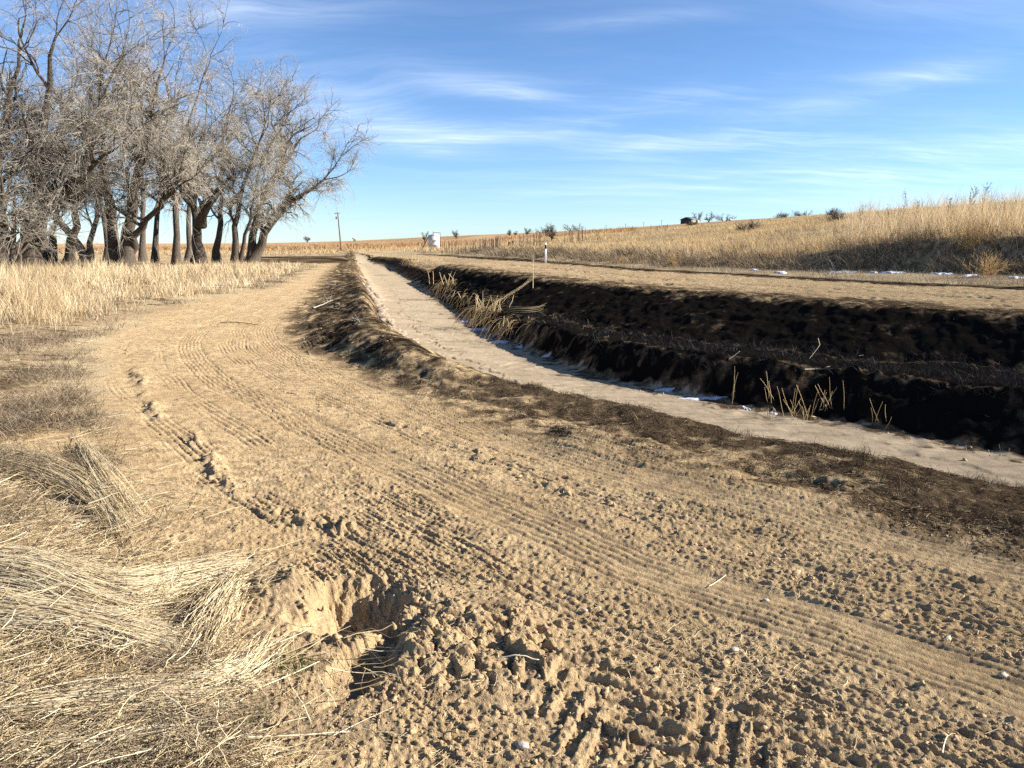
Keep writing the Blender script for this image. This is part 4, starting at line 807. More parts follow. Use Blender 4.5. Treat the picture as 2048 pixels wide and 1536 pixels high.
# dirt clods
ico_t = (1 + 5 ** .5) / 2
ICO = norm(np.array([[-1, ico_t, 0], [1, ico_t, 0], [-1, -ico_t, 0], [1, -ico_t, 0], [0, -1, ico_t], [0, 1, ico_t], [0, -1, -ico_t], [0, 1, -ico_t], [ico_t, 0, -1], [ico_t, 0, 1], [-ico_t, 0, -1], [-ico_t, 0, 1]], float))
ICF = np.array([[0, 11, 5], [0, 5, 1], [0, 1, 7], [0, 7, 10], [0, 10, 11], [1, 5, 9], [5, 11, 4], [11, 10, 2], [10, 7, 6], [7, 1, 8], [3, 9, 4], [3, 4, 2], [3, 2, 6], [3, 6, 8], [3, 8, 9], [4, 9, 5], [2, 4, 11], [6, 2, 10], [8, 6, 7], [9, 8, 1]])
def subdiv(V, Fc):
    V = [tuple(v) for v in V]; cache = {}; out_ = []
    def mid(a, b):
        k = (min(a, b), max(a, b))
        if k not in cache: m_ = (np.array(V[a]) + V[b]) / 2; V.append(tuple(m_ / np.linalg.norm(m_))); cache[k] = len(V) - 1
        return cache[k]
    for a, b, c in Fc: ab, bc, ca_ = mid(a, b), mid(b, c), mid(c, a); out_ += [[a, ab, ca_], [b, bc, ab], [c, ca_, bc], [ab, bc, ca_]]
    return np.array(V), np.array(out_)
ICO2, ICF2 = subdiv(ICO, ICF)
def lumps(xg, yg, size, sink=.35):
    n = len(xg); nv = len(ICO2); rad = 1 + .28 * rng.normal(size=(n, nv)); rad = np.clip(rad, .55, 1.5); sc = size[:, None] * rng.uniform(.65, 1.25, (n, 3)) * np.array([1, 1, .8])
    a = rng.uniform(0, 6.28, n); V_ = ICO2[None] * rad[:, :, None] * sc[:, None, :]; c, s = np.cos(a)[:, None], np.sin(a)[:, None]
    V_ = np.stack([V_[..., 0] * c - V_[..., 1] * s, V_[..., 0] * s + V_[..., 1] * c, V_[..., 2]], -1)
    V_ += np.stack([xg, yg, ground_z(xg, yg) + size * (1 - 2 * sink) * .6], 1)[:, None, :]
    return V_.reshape(-1, 3), [(ICF2[None] + (np.arange(n) * nv)[:, None, None]).reshape(-1, 3)], None
xg, yg = scatter(26000, 2.0, 16, -.75, .85, 1.9); near_w = np.minimum.reduce([np.abs(fld(k, xg, yg) + (0.05 if k != 'w3' else 0)) / w_ for k, w_ in (('w1', .16), ('w2', .16), ('w3', .3))])
hd = np.hypot((xg - hump_c[0]) / .5, (yg - hump_c[1]) / .5); lug = (np.minimum(np.abs(fld('uC', xg, yg)), np.abs(fld('uD', xg, yg))) < .4) & (yg < 3.1)
cov_ = np.minimum(np.abs(fld('uA', xg, yg)), np.abs(fld('uB', xg, yg)))
pr = np.clip(.10 + .35 * fbm(xg, yg, .8, 3, 411), .03, .5) * .42 + .38 * np.exp(-near_w ** 2) + .30 * np.exp(-hd ** 2) + .35 * np.exp(-(np.hypot(xg - hole_c[0], yg - hole_c[1]) / .3) ** 2) + .12 * lug
q = (rng.random(len(xg)) < pr) & (cov_ > .24) & (fld('base', xg, yg) < .2); xg, yg, pr = xg[q], yg[q], pr[q]
sz = rng.gamma(1.0, .0027, len(xg)) * (1 + .9 * np.clip(pr, 0, 1)) + .0025; sz = np.clip(sz, .0025, .026)
xs_, ys_ = scatter(60000, 2.0, 12, -.75, .85, 1.9); q = (rng.random(len(xs_)) < np.clip(.25 + .6 * fbm(xs_, ys_, .6, 3, 415), .04, .9)) & (fld('base', xs_, ys_) < .4) & (np.minimum(np.abs(fld('uA', xs_, ys_)), np.abs(fld('uB', xs_, ys_))) > .19); xs_, ys_ = xs_[q], ys_[q]
VB, FB = ICO2, ICF2
V_, f_, _ = lumps(xg, yg, sz); ICO2, ICF2 = ICO, ICF; V2_, f2_, _ = lumps(xs_, ys_, rng.uniform(.0018, .0050, len(xs_))); ICO2, ICF2 = VB, FB
xf, yf = scatter(5000, 8, 40, -.2, .95, 1.3); ff = fld('floorR', xf, yf); q = (ff > -1.1) & (ff < -.08) & (rng.random(len(xf)) < sm(-1.1, .1, ff) * .5); xf, yf = xf[q], yf[q]; V3_, f3_, _ = lumps(xf, yf, np.minimum(rng.gamma(1.0, .010, len(xf)) + .006, .05))
V_, f_, _ = merge([(V_, f_, None), (V2_, f2_, None), (V3_, f3_, None)]); tag(mesh_obj('dirt_clods', V_, f_, M['clod'], smooth=False), 'crumbled dry dirt clods strewn over the rutted road', 'dirt clods', kind='stuff')

# ------------------------------------------------------------------ matted straw bundles in the near left corner
def zp(X_, Y_): return (X_ * .4467, 850 + Y_ * .4467)
def guide(pts):
    P = np.array([U(*zp(*p), .05)[:2] for p in pts]); P = smooth_line(P, 2); s = np.r_[0, np.cumsum(np.linalg.norm(np.diff(P, axis=0), axis=1))]; q = np.linspace(0, s[-1], 16)
    return np.stack([np.interp(q, s, P[:, i]) for i in (0, 1)], 1)
def bundle(name, A, B, n, height, label, mat='straw', rad=.0019, mess=.03, shade=.0):
    GA, GB = guide(A), guide(B); a = rng.beta(1.1, 1.1, n)[:, None, None]; P = GA[None] * (1 - a) + GB[None] * a
    P = P + rng.normal(size=(n, 1, 2)) * mess + np.cumsum(rng.normal(size=(n, 16, 2)) * mess * .26, 1)
    t0 = rng.uniform(0, .45, n); t1 = np.clip(t0 + rng.uniform(.4, .9, n), 0, 1.0); k = 9
    tt = t0[:, None] + (t1 - t0)[:, None] * np.linspace(0, 1, k)[None]; u = np.clip(tt * 15, 0, 14.999); i = u.astype(int); fr = (u - i)[..., None]; ar = np.arange(n)[:, None]
    Q = P[ar, i] * (1 - fr) + P[ar, i + 1] * fr
    kk = rng.random(n) < .16; ki = rng.integers(2, k - 1, n); ka = rng.normal(size=n) * .4 * kk           # kinked and broken stems
    piv = Q[np.arange(n), ki][:, None]; c_, s__ = np.cos(ka)[:, None], np.sin(ka)[:, None]; dq = Q - piv; rot = np.stack([dq[..., 0] * c_ - dq[..., 1] * s__, dq[..., 0] * s__ + dq[..., 1] * c_], -1) + piv
    Q = np.where((np.arange(k)[None] > ki[:, None])[..., None], rot, Q)
    g = ground_z(Q[..., 0].ravel(), Q[..., 1].ravel(), False).reshape(n, k)
    prof = np.sin(np.pi * np.clip(tt, .02, .98)) ** .7; cross = np.sin(np.pi * np.clip(a[:, :, 0], .03, .97)) ** .5
    z_ = g + .015 + height * .7 * prof * cross * (.55 + .45 * rng.random((n, 1))) + rng.normal(size=(n, 1)) * .009 + (tt - .5) * rng.normal(size=(n, 1)) * .035
    V_, f_, v_ = tubes(np.dstack([Q, z_]), rad * rng.uniform(.55, 1.35, (n, 1)) * np.linspace(1, .6, k)[None], 3, np.clip(rng.normal(.78 - shade, .22, n), 0, 1))
    c = V_.mean(0); c[2] = gz(c[0], c[1]); o_ = mesh_obj(name, V_, f_, M[mat], attrs={'var': v_}, loc=tuple(c)); return tag(o_, label, 'straw', 'flattened straw bundles by the road')
bundle('straw_bundle', [(-90, 545), (160, 590), (340, 660), (580, 720)], [(-90, 720), (200, 765), (380, 830), (660, 885)], 620, .10, 'upper of two long straw swaths running in from the left edge')
bundle('straw_bundle', [(-90, 740), (250, 825), (480, 900), (720, 960)], [(-90, 940), (250, 960), (500, 970), (880, 1010)], 720, .10, 'lower long straw swath at the left edge, widest and brightest')
bundle('straw_bundle', [(330, 640), (560, 700), (780, 650), (1090, 600)], [(400, 780), (640, 825), (800, 765), (1070, 665)], 360, .09, 'straw bundle bowed in a U shape reaching the dirt mound')
bundle('straw_bundle', [(1050, 640), (960, 760), (880, 880), (835, 995)], [(1095, 720), (1045, 820), (1000, 920), (965, 1020)], 240, .09, 'short straw fan hanging down from beside the dirt mound')
bundle('straw_bundle', [(-60, 100), (200, 135), (370, 225), (540, 400)], [(-60, 200), (200, 260), (420, 345), (580, 530)], 380, .12, 'greyish straw bundle arching over the weeds farther up the left edge', shade=.15)
bundle('straw_bundle', [(330, 50), (400, 160), (520, 260), (670, 390)], [(380, 90), (440, 240), (490, 380), (530, 540)], 150, .16, 'thin upright straw fan beside the rut clods, pointing at the grove', mess=.03)
bundle('straw_bundle', [(-80, 1290), (300, 1240), (600, 1190), (920, 1170)], [(-80, 1360), (350, 1300), (650, 1275), (1050, 1315)], 330, .08, 'arched straw bundle low in the left corner')
bundle('straw_bundle', [(-60, 1400), (200, 1440), (500, 1390), (800, 1330)], [(-60, 1560), (200, 1580), (500, 1520), (930, 1420)], 300, .06, 'loose straw bundle at the very bottom left corner', mess=.05)
bundle('straw_bundle', [(640, 1150), (880, 1110), (1060, 1070), (1190, 920)], [(720, 1210), (930, 1160), (1120, 1120), (1260, 960)], 110, .05, 'sparse straw bundle just below the short straw fan', mess=.04)
def stalk(name, pts, rad, mat, label, cat, lift=0.0, var=.8, group=None, ground=True):
    """one long stem through photo points lying on the ground (or given 3D points)"""
    P = np.array([[*U(*p, .02)] for p in pts]) if len(pts[0]) == 2 else np.array(pts, float)
    P = resample3(smooth_line(P, 2), 14)
    if ground: P[:, 2] = ground_z(P[:, 0], P[:, 1]) ; P[:, 2] = np.convolve(np.pad(P[:, 2], 3, mode='edge'), np.ones(7) / 7, 'valid') + rad + lift
    V_, f_, _ = tubes(P[None], rad * np.linspace(1, .55, 14)[None], 6, cap=True)
    o_ = mesh_obj(name, V_, f_, M[mat], attrs={'var': np.full(len(V_), var)}, loc=tuple(P[0])); return tag(o_, label, cat, group)
stalk('straw_stalk', [(425, 1489), (520, 1482), (620, 1476), (700, 1468)], .0042, 'straw', 'long thick single straw stalk lying on bare dirt at the bottom', 'straw', .01, 1.)
stalk('straw_stalk', [(500, 1398), (560, 1372), (640, 1335)], .003, 'straw', 'single straw stalk slanting beside the green grass tuft', 'straw', .02, .9)
stalk('straw_stalk', [(1000, 1346), (1035, 1349), (1078, 1352)], .003, 'straw', 'short pale straw piece lying on the cracked clod hump', 'straw', .06, 1.)
stalk('straw_stalk', [(0, 985), (28, 972), (50, 962)], .004, 'straw', 'short white straw piece near the left edge', 'straw', .03, 1.)
stalk('straw_stalk', [(1418, 1170), (1432, 1160), (1452, 1148)], .0026, 'straw', 'pale straw lying across the edge of the left tyre track', 'straw', .01, 1.)
stalk('straw_stalk', [(1883, 1524), (1886, 1505), (1893, 1492)], .0026, 'straw', 'small curved straw stem at the bottom right', 'straw', .03, 1.)
def green_tuft(px, py, n, r_, h_, label):
    c = hit(px, py); a = rng.uniform(0, 6.28, n); q = r_ * np.sqrt(rng.random(n)); xg, yg = c[0] + q * np.cos(a), c[1] + q * np.sin(a)
    V_, f_, v_ = blades(np.stack([xg, yg, ground_z(xg, yg)], 1), rng.uniform(.4, 1, n) * h_, rng.uniform(.002, .004, n), rng.uniform(0, 6.28, n), rng.uniform(.1, .7, n), rng.uniform(0, .6, n), rng.random(n))
    tag(mesh_obj('green_grass_tuft', V_, f_, M['greengrass'], attrs={'var': v_}, loc=tuple(c)), label, 'grass', 'small green grass tufts')
green_tuft(588, 1338, 150, .09, .055, 'small green grass tuft on bare dirt right of the straw')
green_tuft(505, 1440, 80, .07, .04, 'small green grass tuft at the end of the arched straw bundle')
green_tuft(35, 1405, 60, .06, .05, 'small green grass tuft near the bottom left corner')
green_tuft(205, 905, 90, .12, .06, 'green grass tuft between straw and rut clods farther back')
# twigs on the berm and the road
def branch(name, pts, rad, label, cat='dead branch', lift=.02, var=.6, side=4):
    P = resample3(smooth_line(np.array([hit(*p) for p in pts]), 2), 12); P[:, 2] = ground_z(P[:, 0], P[:, 1]); P[:, 2] = np.convolve(np.pad(P[:, 2], 2, mode='edge'), np.ones(5) / 5, 'valid') + rad + lift + .25 * rad * rng.normal(size=12)
    rr = rad * np.linspace(1, .4, 12)[None]; parts = [tubes(P[None], rr, 6, np.array([var]))]
    if side:
        C, Rr = sprout(P[None], rr, side, .2, .95, (.5, 1.0), (.15, .4), 5, .2, .05, .55, rad * .2, .1); parts.append(tubes(C, Rr, 4, np.full(len(C), var)))
    V_, f_, a_ = merge(parts); return tag(mesh_obj(name, V_, f_, M['twig'], attrs={'var': a_}, loc=tuple(P[0])), label, cat)
branch('dead_branch', [(626, 618), (645, 611), (666, 604)], .022, 'pale straight dead branch on the dark berm, nearest to the road')
branch('dead_branch', [(664, 608), (675, 611), (684, 614)], .016, 'short pale dead branch lying right of the straight one on the berm', side=2)
branch('dead_branch', [(652, 573), (670, 571), (688, 571.5)], .024, 'long level dead branch farther up the dark berm')
branch('dead_branch', [(705, 644), (716, 646), (726, 650)], .020, 'short pale root end on the near side of the berm', side=2)
branch('dead_branch', [(440, 648), (470, 646), (516, 651)], .012, 'dark dead twig with side shoots lying on the dirt road', var=.1, side=7)
# stones
RK = []
for i in range(6):
    rad = 1 + .20 * rng.normal(size=len(ICO2)); V_ = ICO2 * np.clip(rad, .65, 1.35)[:, None] * np.array([1.25, .9, .62]) * rng.uniform(.85, 1.15, 3)
    V2, F2 = V_, ICF2; me_ = mesh_obj('bank_rock', V2, F2, M['rock'], smooth=False); RK.append(me_.data); bpy.data.objects.remove(me_)
xg, yg = scatter(6000, 11.5, 60, -.24, -.05, 1.0); fl = fld('floorL', xg, yg); q = (fl > -.6) & (fl < .45) & (rng.random(len(xg)) < sm(.5, -.1, fl) * .8 + .15); xg, yg = xg[q][:150], yg[q][:150]
for i, (x_, y_) in enumerate(zip(xg, yg)):
    o_ = bpy.data.objects.new('bank_rock', RK[i % 6]); COL.objects.link(o_); s = float(rng.gamma(3, .032) + .05); s = min(s, .17) * .95 * (1 + .008 * y_)
    o_.location = (x_, y_, gz(x_, y_, True) + s * .22); o_.rotation_euler = (rng.normal() * .3, rng.normal() * .3, rng.uniform(0, 6.28)); o_.scale = (s, s, s)
    tag(o_, 'pale rounded rock in the rubble strip along the left side of the sandy ditch', 'rock', 'rocks lining the left foot of the ditch')
for px, py, s, lab in [(1467, 1314, .022, 'white stone beside the tractor lug marks'), (1044, 1508, .030, 'largest white stone, near the bottom of the clod hump'), (1895, 1282, .020, 'broken white stones by the left tyre track at the right'), (2005, 1357, .020, 'white stone near the right edge on the tyre track'), (1531, 1203, .018, 'tiny white stone pressed into the left tyre track'), (870, 1176, .014, 'white leaf bit above the dug hole'), (1170, 1232, .016, 'pale chip on rough dirt right of the clod hump'), (345, 1092, .045, 'brown stone half buried at the edge of the straw')]:
    c = hit(px, py); V_ = ICO2 * np.clip(1 + .2 * rng.normal(size=len(ICO2)), .6, 1.4)[:, None] * s * .72 * np.array([1.2, 1, .55]); zt = gz(c[0], c[1], True)
    tag(mesh_obj('pale_stone', V_, ICF2, M['clod' if 'brown' in lab else 'stone']), lab, 'stone').location = (c[0], c[1], zt + s * .25)
# ------------------------------------------------------------------ reeds in the ditch
def reed_clump(px, py, n_d, n_s, L, hs_, label, zoff=.55):
    b_ = hit(px, py); root = thing('reed_clump', tuple(b_), label, 'reeds', 'dry reeds left unburnt in the ditch'); L = L * .8; n_d = int(n_d * .62); T = np.array([-.80, -.60])       # toward the ditch floor
    n = n_d; a = math.atan2(T[1], T[0]) + rng.normal(size=n) * .55; k = 8; t = np.linspace(0, 1, k)
    X0 = b_[0] + rng.normal(size=n) * .35; Y0 = b_[1] + rng.normal(size=n) * .5; Z0 = b_[2] + zoff + rng.normal(size=n) * .1; LL = rng.uniform(.6, 1.15, n) * L
    P = np.stack([X0[:, None] + np.cos(a)[:, None] * LL[:, None] * t, Y0[:, None] + np.sin(a)[:, None] * LL[:, None] * t, Z0[:, None] + LL[:, None] * (.10 * t - .95 * t ** 2)], -1)
    g = ground_z(P[..., 0].ravel(), P[..., 1].ravel(), False).reshape(n, k); P[..., 2] = np.maximum(P[..., 2], g + .02 + .05 * rng.random((n, 1)))
    wr = .0045 * max(1, b_[1] / 22); V_, f_, v_ = tubes(P, wr * np.linspace(1, .5, k)[None] * np.ones((n, 1)), 3, np.clip(.12 + .20 * rng.normal(size=n), 0, 1)); mesh_obj('drooping_leaves', V_ - b_, f_, M['gold'], root, attrs={'var': v_})
    if n_s:
        S = np.stack([b_[0] + rng.normal(size=n_s) * .3, b_[1] + rng.normal(size=n_s) * .4, np.full(n_s, b_[2] + zoff - .15)], 1); Dv = norm(np.stack([rng.normal(size=n_s) * .45, rng.normal(size=n_s) * .3, np.ones(n_s)], 1))
        P = grow(S, Dv, rng.uniform(.5, 1., n_s) * hs_, 6, .12, 0.); V_, f_, v_ = tubes(P, .009 * max(1, b_[1] / 26) * np.linspace(1, .7, 6)[None] * np.ones((n_s, 1)), 4, rng.uniform(.2, .75, n_s)); mesh_obj('stems', V_ - b_, f_, M['straw'], root, attrs={'var': v_})
    return root
reed_clump(822, 538, 70, 12, .9, 1.0, 'farthest reed clump, small and pale, deep in the ditch', .9)
reed_clump(893, 590, 75, 9, 1.1, .8, 'reed clump under the far road with two thin upright stems', .75)
reed_clump(930, 618, 45, 3, .9, .4, 'brown drooping reed clump next to the dark bank corner', .65)
reed_clump(975, 652, 130, 20, 1.3, .7, 'largest reed clump with broken upright stems by the snow', .7)
reed_clump(1020, 682, 80, 5, 1.0, .35, 'nearest drooping reed clump between two snow patches', .6)
def lean_reeds(pts, n, spread, rad, label):
    c = np.array([hit(*p) for p in pts]); c = resample3(smooth_line(c, 2), 10); P = c[None] + rng.normal(size=(n, 1, 3)) * np.array([spread, spread, .03]) + np.cumsum(rng.normal(size=(n, 10, 3)) * .02, 1)
    g = ground_z(P[..., 0].ravel(), P[..., 1].ravel(), False).reshape(n, 10); P[..., 2] = g + .06 + .18 * rng.random((n, 1)); V_, f_, v_ = tubes(P, rad * np.linspace(1, .5, 10)[None] * np.ones((n, 1)), 3, rng.uniform(.2, .7, n))
    return tag(mesh_obj('fallen_reeds', V_, f_, M['straw'], attrs={'var': v_}, loc=tuple(c[0])), label, 'reeds')
lean_reeds([(985, 615), (1005, 600), (1035, 585), (1062, 560)], 8, .22, .0035, 'long fallen reeds lying up the dark bank toward the lone stalk')
lean_reeds([(1012, 636), (1050, 630), (1090, 622)], 6, .07, .005, 'fallen reeds lying along the black bench')
lean_reeds([(965, 606), (1000, 602), (1030, 598)], 6, .08, .006, 'pale fallen reeds at the top of the largest reed clump')
def stub_group(px0, px1, py, n, h0, h1, label, spread=.25):
    P0 = np.array([hit(rng.uniform(px0, px1), py + rng.normal() * 4) for _ in range(n)]); c = P0.mean(0); Dv = norm(np.stack([rng.normal(size=n) * .35, rng.normal(size=n) * .2, np.ones(n)], 1))
    P = grow(P0 - np.array([0, 0, .05]), Dv, rng.uniform(h0, h1, n), 6, .07, 0.); V_, f_, v_ = tubes(P, .0048 * np.linspace(1, .7, 6)[None] * np.ones((n, 1)), 4, rng.uniform(.1, .5, n))
    tag(mesh_obj('reed_stubs', V_, f_, M['straw'], attrs={'var': v_}, loc=tuple(c)), label, 'reeds', 'dry reed stubs at the foot of the charred edge')
stub_group(1455, 1475, 800, 4, .45, .75, 'few tall reed stubs beside the long snow patch')
stub_group(1525, 1555, 806, 4, .35, .6, 'sparse upright reed stubs between snow scraps and the dense stubs')
stub_group(1570, 1625, 836, 15, .3, .7, 'densest reed stubs standing crossed against the charred edge')
stub_group(1635, 1690, 815, 8, .3, .6, 'crossed reed stubs just right of the densest ones')
stub_group(1745, 1775, 850, 5, .3, .6, 'thin reed stubs farther right against the charred edge')
stub_group(1915, 2020, 905, 8, .06, .18, 'short pale reed stubs at the sand edge near the right')
stub_group(1530, 1560, 832, 12, .08, .2, 'short bright reed stubs on the sand edge below the dense ones')
def loose(pts, lab, rad=.008):
    P = np.array([hit(*p) for p in pts[:1]] + [PD(p[0], p[1], hit(*pts[0])[1]) for p in pts[1:]]); P = resample3(P, 8); V_, f_, v_ = tubes(P[None], rad * np.linspace(1, .6, 8)[None], 5, np.array([.95]))
    tag(mesh_obj('fallen_reed', V_, f_, M['straw'], attrs={'var': v_}, loc=tuple(P[0])), lab, 'reed stem')
loose([(1618, 718), (1630, 703), (1640, 690), (1636, 676)], 'bent pale reed stem sticking up from the black bench')
loose([(1610, 739), (1635, 738), (1660, 733)], 'white reed stem lying flat on the black bench', .012)
loose([(1458, 719), (1470, 710), (1480, 702)], 'slanting pale reed stem on the black bench, left of the bent one')
loose([(1640, 822), (1690, 826), (1745, 830)], 'long reed stem lying at the foot of the charred edge')
loose([(1718, 712), (1740, 709), (1757, 707)], 'thin reed stem low on the dark upper bank')
loose([(1085, 558), (1092, 554), (1101, 550)], 'pale stick at the brow of the bank right of the lone stalk', .02)
# lone dead stalk on the ditch brow
b_ = hit(1066, 577); s_ = 1 / ppm(b_[1]); root = thing('dead_stalk', tuple(b_), 'lone dead plant stalk with small side shoots on the brow of the ditch', 'dead plant')
P = np.array([b_ - np.array([0, 0, .1]), b_ + np.array([0, 0, 20 * s_]), b_ + np.array([.3 * s_, 0, 40 * s_]), b_ + np.array([0, 0, 58 * s_])]); P = resample3(P, 8); V_, f_, v_ = tubes(P[None], .017 * np.linspace(1, .5, 8)[None], 5, np.array([.75])); mesh_obj('stem', V_ - b_, f_, M['straw'], root, attrs={'var': v_})
C, Rr = sprout(P[None], .014 * np.linspace(1, .5, 8)[None], 14, .62, 1., (.4, .9), (.12, .3), 5, .12, .12, .7, .006, .15); V_, f_, v_ = tubes(C, Rr, 3, np.full(len(C), .8)); mesh_obj('side_shoots', V_ - b_, f_, M['straw'], root, attrs={'var': v_})
# ------------------------------------------------------------------ snow
def snow(px, py, wpx, hpx, label, thick=.05, up=0.):
    c = hit(px, py); d0 = c[1]; w_ = wpx / ppm(d0) * .5; dep = np.clip(hpx * d0 * d0 / (F * 2.6), .14, .8) * .5; na_, nr_ = 40, 7; th = np.linspace(0, 2 * math.pi, na_, endpoint=False); sd0 = rng.uniform(0, 50)
    edge = 1 + .55 * fbm(np.cos(th) * 1.3 + sd0, np.sin(th) * 1.3 + sd0, .8, 4, 500); rr = np.linspace(0, 1, nr_)[:, None] * edge[None]
    X_ = c[0] + rr * np.cos(th) * w_; Y_ = c[1] + rr * np.sin(th) * dep; Z_ = ground_z(X_.ravel(), Y_.ravel()).reshape(X_.shape) + thick * np.sqrt(np.clip(1 - np.linspace(0, 1, nr_)[:, None] ** 2, 0, 1)) - .006 + .012 * fbm(X_, Y_, .12, 3, 510) + up - .11 * np.clip(fbm(X_ * .7, Y_ * 1.6, .28, 3, 512) - .02, 0, 1)
    idx = np.arange(na_ * nr_).reshape(nr_, na_); a, b = idx[:-1], idx[1:]; Q = np.stack([a, b, np.roll(b, -1, 1), np.roll(a, -1, 1)], -1).reshape(-1, 4)[:, ::-1]
    V_ = np.stack([X_, Y_, Z_], -1).reshape(-1, 3); tag(mesh_obj('snow_patch', V_, Q, M['snow'], smooth=True, loc=tuple(c)), label, 'snow', 'leftover snow patches')
for a in [(1684, 544, 74, 10, 'wide snow patch below the cut bank, first big one from the left'), (1744, 546, 17, 7, 'tiny snow patch between the two biggest roadside ones'), (1784, 546, 54, 12, 'blocky bright snow patch, second big one below the cut bank'), (1885, 548, 40, 9, 'snow patch right of the blocky one along the far road'), (1947, 553, 50, 10, 'snow patch behind a dry weed near the right edge of the far road'), (2032, 557, 40, 6, 'snow strip cut by the right edge of the photo'), (1508, 542, 18, 5, 'leftmost tiny snow patch along the far road'), (1562, 546, 32, 5, 'thin snow strip left of the first big roadside patch')]: snow(a[0], a[1], a[2] * .72, a[3], a[4], thick=.06, up=.02)
for a in [(930, 643, 20, 6, 'small ribbed snow patch, uppermost by the largest reeds'), (958, 659, 40, 12, 'ribbed bright snow patch beside the largest reed clump'), (1001, 684, 36, 8, 'slanting snow patch at the foot of the nearest reed clump'), (1040, 694, 13, 4, 'tiny snow scrap right of the slanting patch in the ditch'), (1092, 713, 17, 4, 'tiny snow scrap in the shade of the charred edge'), (897, 593, 12, 7, 'far tiny snow scrap against the dark ditch corner'), (1330, 781, 34, 5, 'small snow patch left of the long one in the ditch shade'), (1405, 799, 84, 5, 'long thin blue shaded snow patch on the ditch sand'), (1491, 817, 14, 5, 'little snow scrap right of the long ditch patch'), (1546, 828, 16, 4, 'last snow scrap among the reed stubs')]: snow(*a, thick=.03, up=.01)
# ------------------------------------------------------------------ tank, pole, marker, stakes, shed and other far things
d0 = 170.; px_m = 1 / ppm(d0); b_ = np.array(PD(868.5, 499, d0)); b_[2] = gz(b_[0], b_[1])
root = thing('water_tank', tuple(b_), 'white upright steel tank with leaning ladder in the dry field', 'tank'); rT = 11 * px_m; hT = 26.5 * px_m
V_, f_, _ = lathe([(rT, -.3), (rT, hT * .33), (rT + .02, hT * .335), (rT, hT * .34), (rT, hT * .66), (rT + .02, hT * .665), (rT, hT * .67), (rT, hT)], 40); mesh_obj('shell', V_, f_, M['white'], root, smooth=False)
V_, f_, _ = lathe([(rT + .05, hT + .002), (rT + .05, hT + .06), (.25, hT + .30), (.25, hT + .42), (.01, hT + .43)], 40); mesh_obj('roof', V_, f_, M['white'], root)
pp = np.array([[-.1, 0, hT + .3], [-.1, 0, hT + .62], [rT + .13, 0, hT + .62], [rT + .13, 0, .0]]); parts = [tubes(np.array([[pp[i], pp[i] * .5 + pp[i + 1] * .5, pp[i + 1]]]), np.full((1, 3), .05), 8, cap=True)[:2] + (None,) for i in range(3)]
parts.append((tubes(np.array([[[-.2, 0, hT + .4], [-.25, 0, hT + .75], [-.05, 0, hT + .95]]]), np.full((1, 3), .035), 6, cap=True)[:2] + (None,)))
V_, f_, _ = merge(parts); mesh_obj('vent_pipe', V_, f_, M['rustmetal'], root)
parts = []
for yy in (-.35, .35): parts.append(tubes(np.array([[[-24.5 * px_m, yy, -.1], [-17 * px_m, yy, hT * .5], [-10.5 * px_m, yy, hT * .98]]]), np.full((1, 3), .06), 6, cap=True)[:2] + (None,))
V_, f_, _ = merge(parts); lad = mesh_obj('ladder', V_, f_, M['wood'], root); parts = []
for q in np.linspace(.06, .95, 11): parts.append(box((-24.5 * px_m + 14 * px_m * q, 0, hT * .98 * q), (.16, .66, .04)))
V_, f_, _ = merge(parts); mesh_obj('steps', V_, f_, M['wood'], lad)
parts = [tubes(np.array([[[-20 * px_m, y_, 4 * px_m + .9], [-11 * px_m, y_, hT + .95], [-10 * px_m, y_, hT]]]), np.full((1, 3), .03), 5)[:2] + (None,) for y_ in (-.35, .35)]
V_, f_, _ = merge(parts); mesh_obj('handrail', V_, f_, M['wood'], lad)

d0 = 182.; b_ = np.array(PD(683, 501, d0)); b_[2] = gz(b_[0], b_[1]); tp = np.array(PD(675.3, 424, d0)); root = thing('utility_pole', tuple(b_), 'leaning wooden power pole with a short crossarm beyond the dirt road', 'pole')
P = resample3(np.array([b_ - np.array([0, 0, .5]), tp]), 6); V_, f_, _ = tubes(P[None], np.linspace(.20, .13, 6)[None], 10, cap=True); mesh_obj('post', V_ - b_, f_, M['wood'], root)
V_, f_, _ = box(tp - b_ + np.array([-.1, -.16, -.35]), (1.15, .10, .12)); mesh_obj('crossarm', V_, f_, M['wood'], root)
for dx in (-.6, .42): V_, f_, _ = lathe([(.05, 0), (.07, .06), (.04, .10), (.06, .16), (.02, .2)], 8, tp - b_ + np.array([dx, -.16, -.29])); mesh_obj('insulator', V_, f_, M['rustmetal'], root)
V_, f_, _ = lathe([(.14, -.3), (.16, -.25), (.16, .25), (.1, .33)], 10, tp - b_ + np.array([-.36, -.05, -1.35])); mesh_obj('fuse_box', V_, f_, M['rustmetal'], root)

b_ = hit(1091, 515); b_ = np.array(PD(1091, 515, 52)); b_[2] = gz(b_[0], b_[1]) - .05; hM = 41 / ppm(52); root = thing('marker_post', tuple(b_), 'white flexible marker post with a dark band in the roadside grass', 'post')
def curved_plate(w_, z0, z1, y_off, n=7, sag=.02, bot=1.0):
    xs = np.linspace(-w_ / 2, w_ / 2, n); F_ = np.stack([xs, y_off + sag * (1 - (2 * xs / w_) ** 2) * -1, np.zeros(n)], 1); Bk = F_ + np.array([0, .012, 0]); ring = np.vstack([F_, Bk[::-1]]); m_ = len(ring)
    V_ = np.vstack([ring + np.array([0, 0, z0]), ring + np.array([0, 0, z1])]); Q = np.array([[i, (i + 1) % m_, (i + 1) % m_ + m_, i + m_] for i in range(m_)])
    return V_, [Q, np.arange(m_)[::-1][None], (np.arange(m_) + m_)[None]], None
V_, f_, _ = curved_plate(.11, -.3, hM, 0); mesh_obj('blade', V_, f_, M['plastic'], root)
